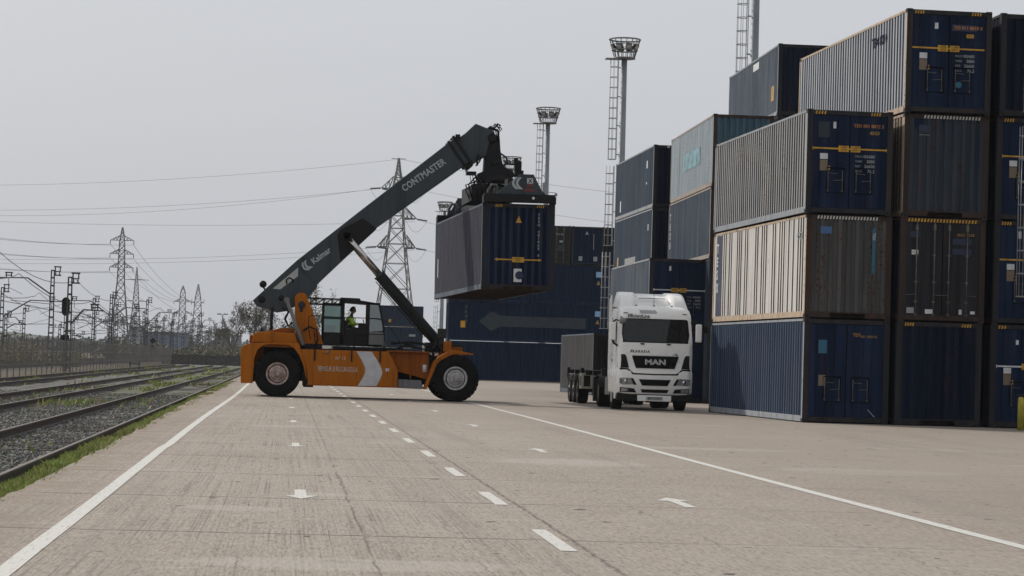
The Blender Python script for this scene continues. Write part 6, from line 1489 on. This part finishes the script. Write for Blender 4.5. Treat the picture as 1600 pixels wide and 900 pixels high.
for i in range(260):
    y = r5.uniform(225, 330); x = -y*r5.uniform(.082, .125); h = .8+1.1*max(0, .4+mnoise.noise(Vector((x*.35, y*.02, 0))))*(1 if x/y < -.095 else .2)
    pts.append(((x, y, h*.45), h))
bush_mass('trackside_scrub', pts, [LG[0], plain('scrub_ochre', (.22,.18,.085), .9), LG[2], plain('scrub_brown', (.14,.11,.08), .9)], 6, .15, 110)
pts = []
for i in range(120): pts.append(((r5.uniform(-16, 12), r5.uniform(334, 350), r5.uniform(0, 1.6)), r5.uniform(.6, 1.5)))
bush_mass('undergrowth', pts, [LG[1], LG[0], plain('scrub_brown', (.09,.07,.05), .9)], 7, .16, 60)
pts = []
for i in range(420):
    x = r5.uniform(-190, 110); y = 1150+r5.uniform(0, 160); h = r5.uniform(3, 7)*(1+.6*mnoise.noise(Vector((x*.03, 0, 7))))
    pts.append(((x, y, h*.4), h))
bush_mass('distant_tree_line', pts, [plain('distant_foliage', (.04,.05,.035), .9), plain('distant_foliage_grey', (.06,.065,.055), .9)], 8, 1.1, 60)
pts = []
for i in range(120):
    x = r5.uniform(-42, 0); y = 560+r5.uniform(0, 60); h = r5.uniform(1.4, 3.4); pts.append(((x, y, h*.4), h))
bush_mass('mid_distance_scrub', pts, [LG[1], LG[0], plain('scrub_brown', (.09,.07,.05), .9)], 9, .5, 60)
# far buildings
def building(label, X, Y, w, d, h, col, wins=0, roof=None):
    t = thing('building', label, 'building', (X, Y, -.9), 0); m = plain('wall_%s' % roof, col, .8); MB().box(0, w, 0, d, 0, h).build('wall', m, t); MB().box(-.3, w+.3, -.3, d+.3, h, h+.5).build('roof', plain('far_roof', (.14,.14,.15), .8), t)
    if wins:
        for k in range(wins):
            for j in range(max(1, int(h/4))): MB().box(w*(k+.25)/wins, w*(k+.7)/wins, -.1, -.02, 1.5+4*j, 3.2+4*j).build('window', plain('far_window', (.03,.04,.05), .2), t)
building('long pale grey warehouse far beyond the catenary masts', -47.5, 820, 14.5, 30, 8.2, (.15,.20,.27), 0, 'a')  # distance haze is put into the bluish wall colour
building('pale block building left of the long warehouse', -49.5, 800, 3.5, 20, 9.5, (.26,.30,.35), 0, 'b')
building('small blue-grey tower block far away behind the lamp mast', -31, 1100, 6, 10, 12.5, (.16,.19,.23), 0, 'c')
building('small block beside the far tower block', -24.5, 1105, 4.5, 10, 10, (.20,.21,.24), 0, 'd')
# low hills on the horizon
mb = MB(); vs = []; xs2 = [-1200+i*30 for i in range(81)]
for x in xs2:
    h = 14+16*mnoise.noise(Vector((x*.004, 3, 0)))+8*mnoise.noise(Vector((x*.015, 1, 0))); vs += [(x, 3000, -1), (x, 3080, max(2, h)), (x, 3400, -1)]
mb.add(vs, [(3*i+k, 3*i+3+k, 3*i+4+k, 3*i+1+k) for i in range(80) for k in (0, 1)]); struct(mb.build('hills', FARLAND))
# ------------------------------------------------------------------ haze
hz = bpy.data.materials.new('haze'); hz.use_nodes = True; nt = hz.node_tree; nt.nodes.remove(nt.nodes['Principled BSDF'])
pv = nt.nodes.new('ShaderNodeVolumePrincipled'); pv.inputs['Color'].default_value = (.93,.96,1,1); pv.inputs['Density'].default_value = .00010; pv.inputs['Anisotropy'].default_value = .0
nt.links.new(pv.outputs[0], nt.nodes['Material Output'].inputs['Volume'])
o = MB().box(-1300, 1300, -60, 3500, -2.0, 48).build('haze', hz); o['kind'] = 'stuff'
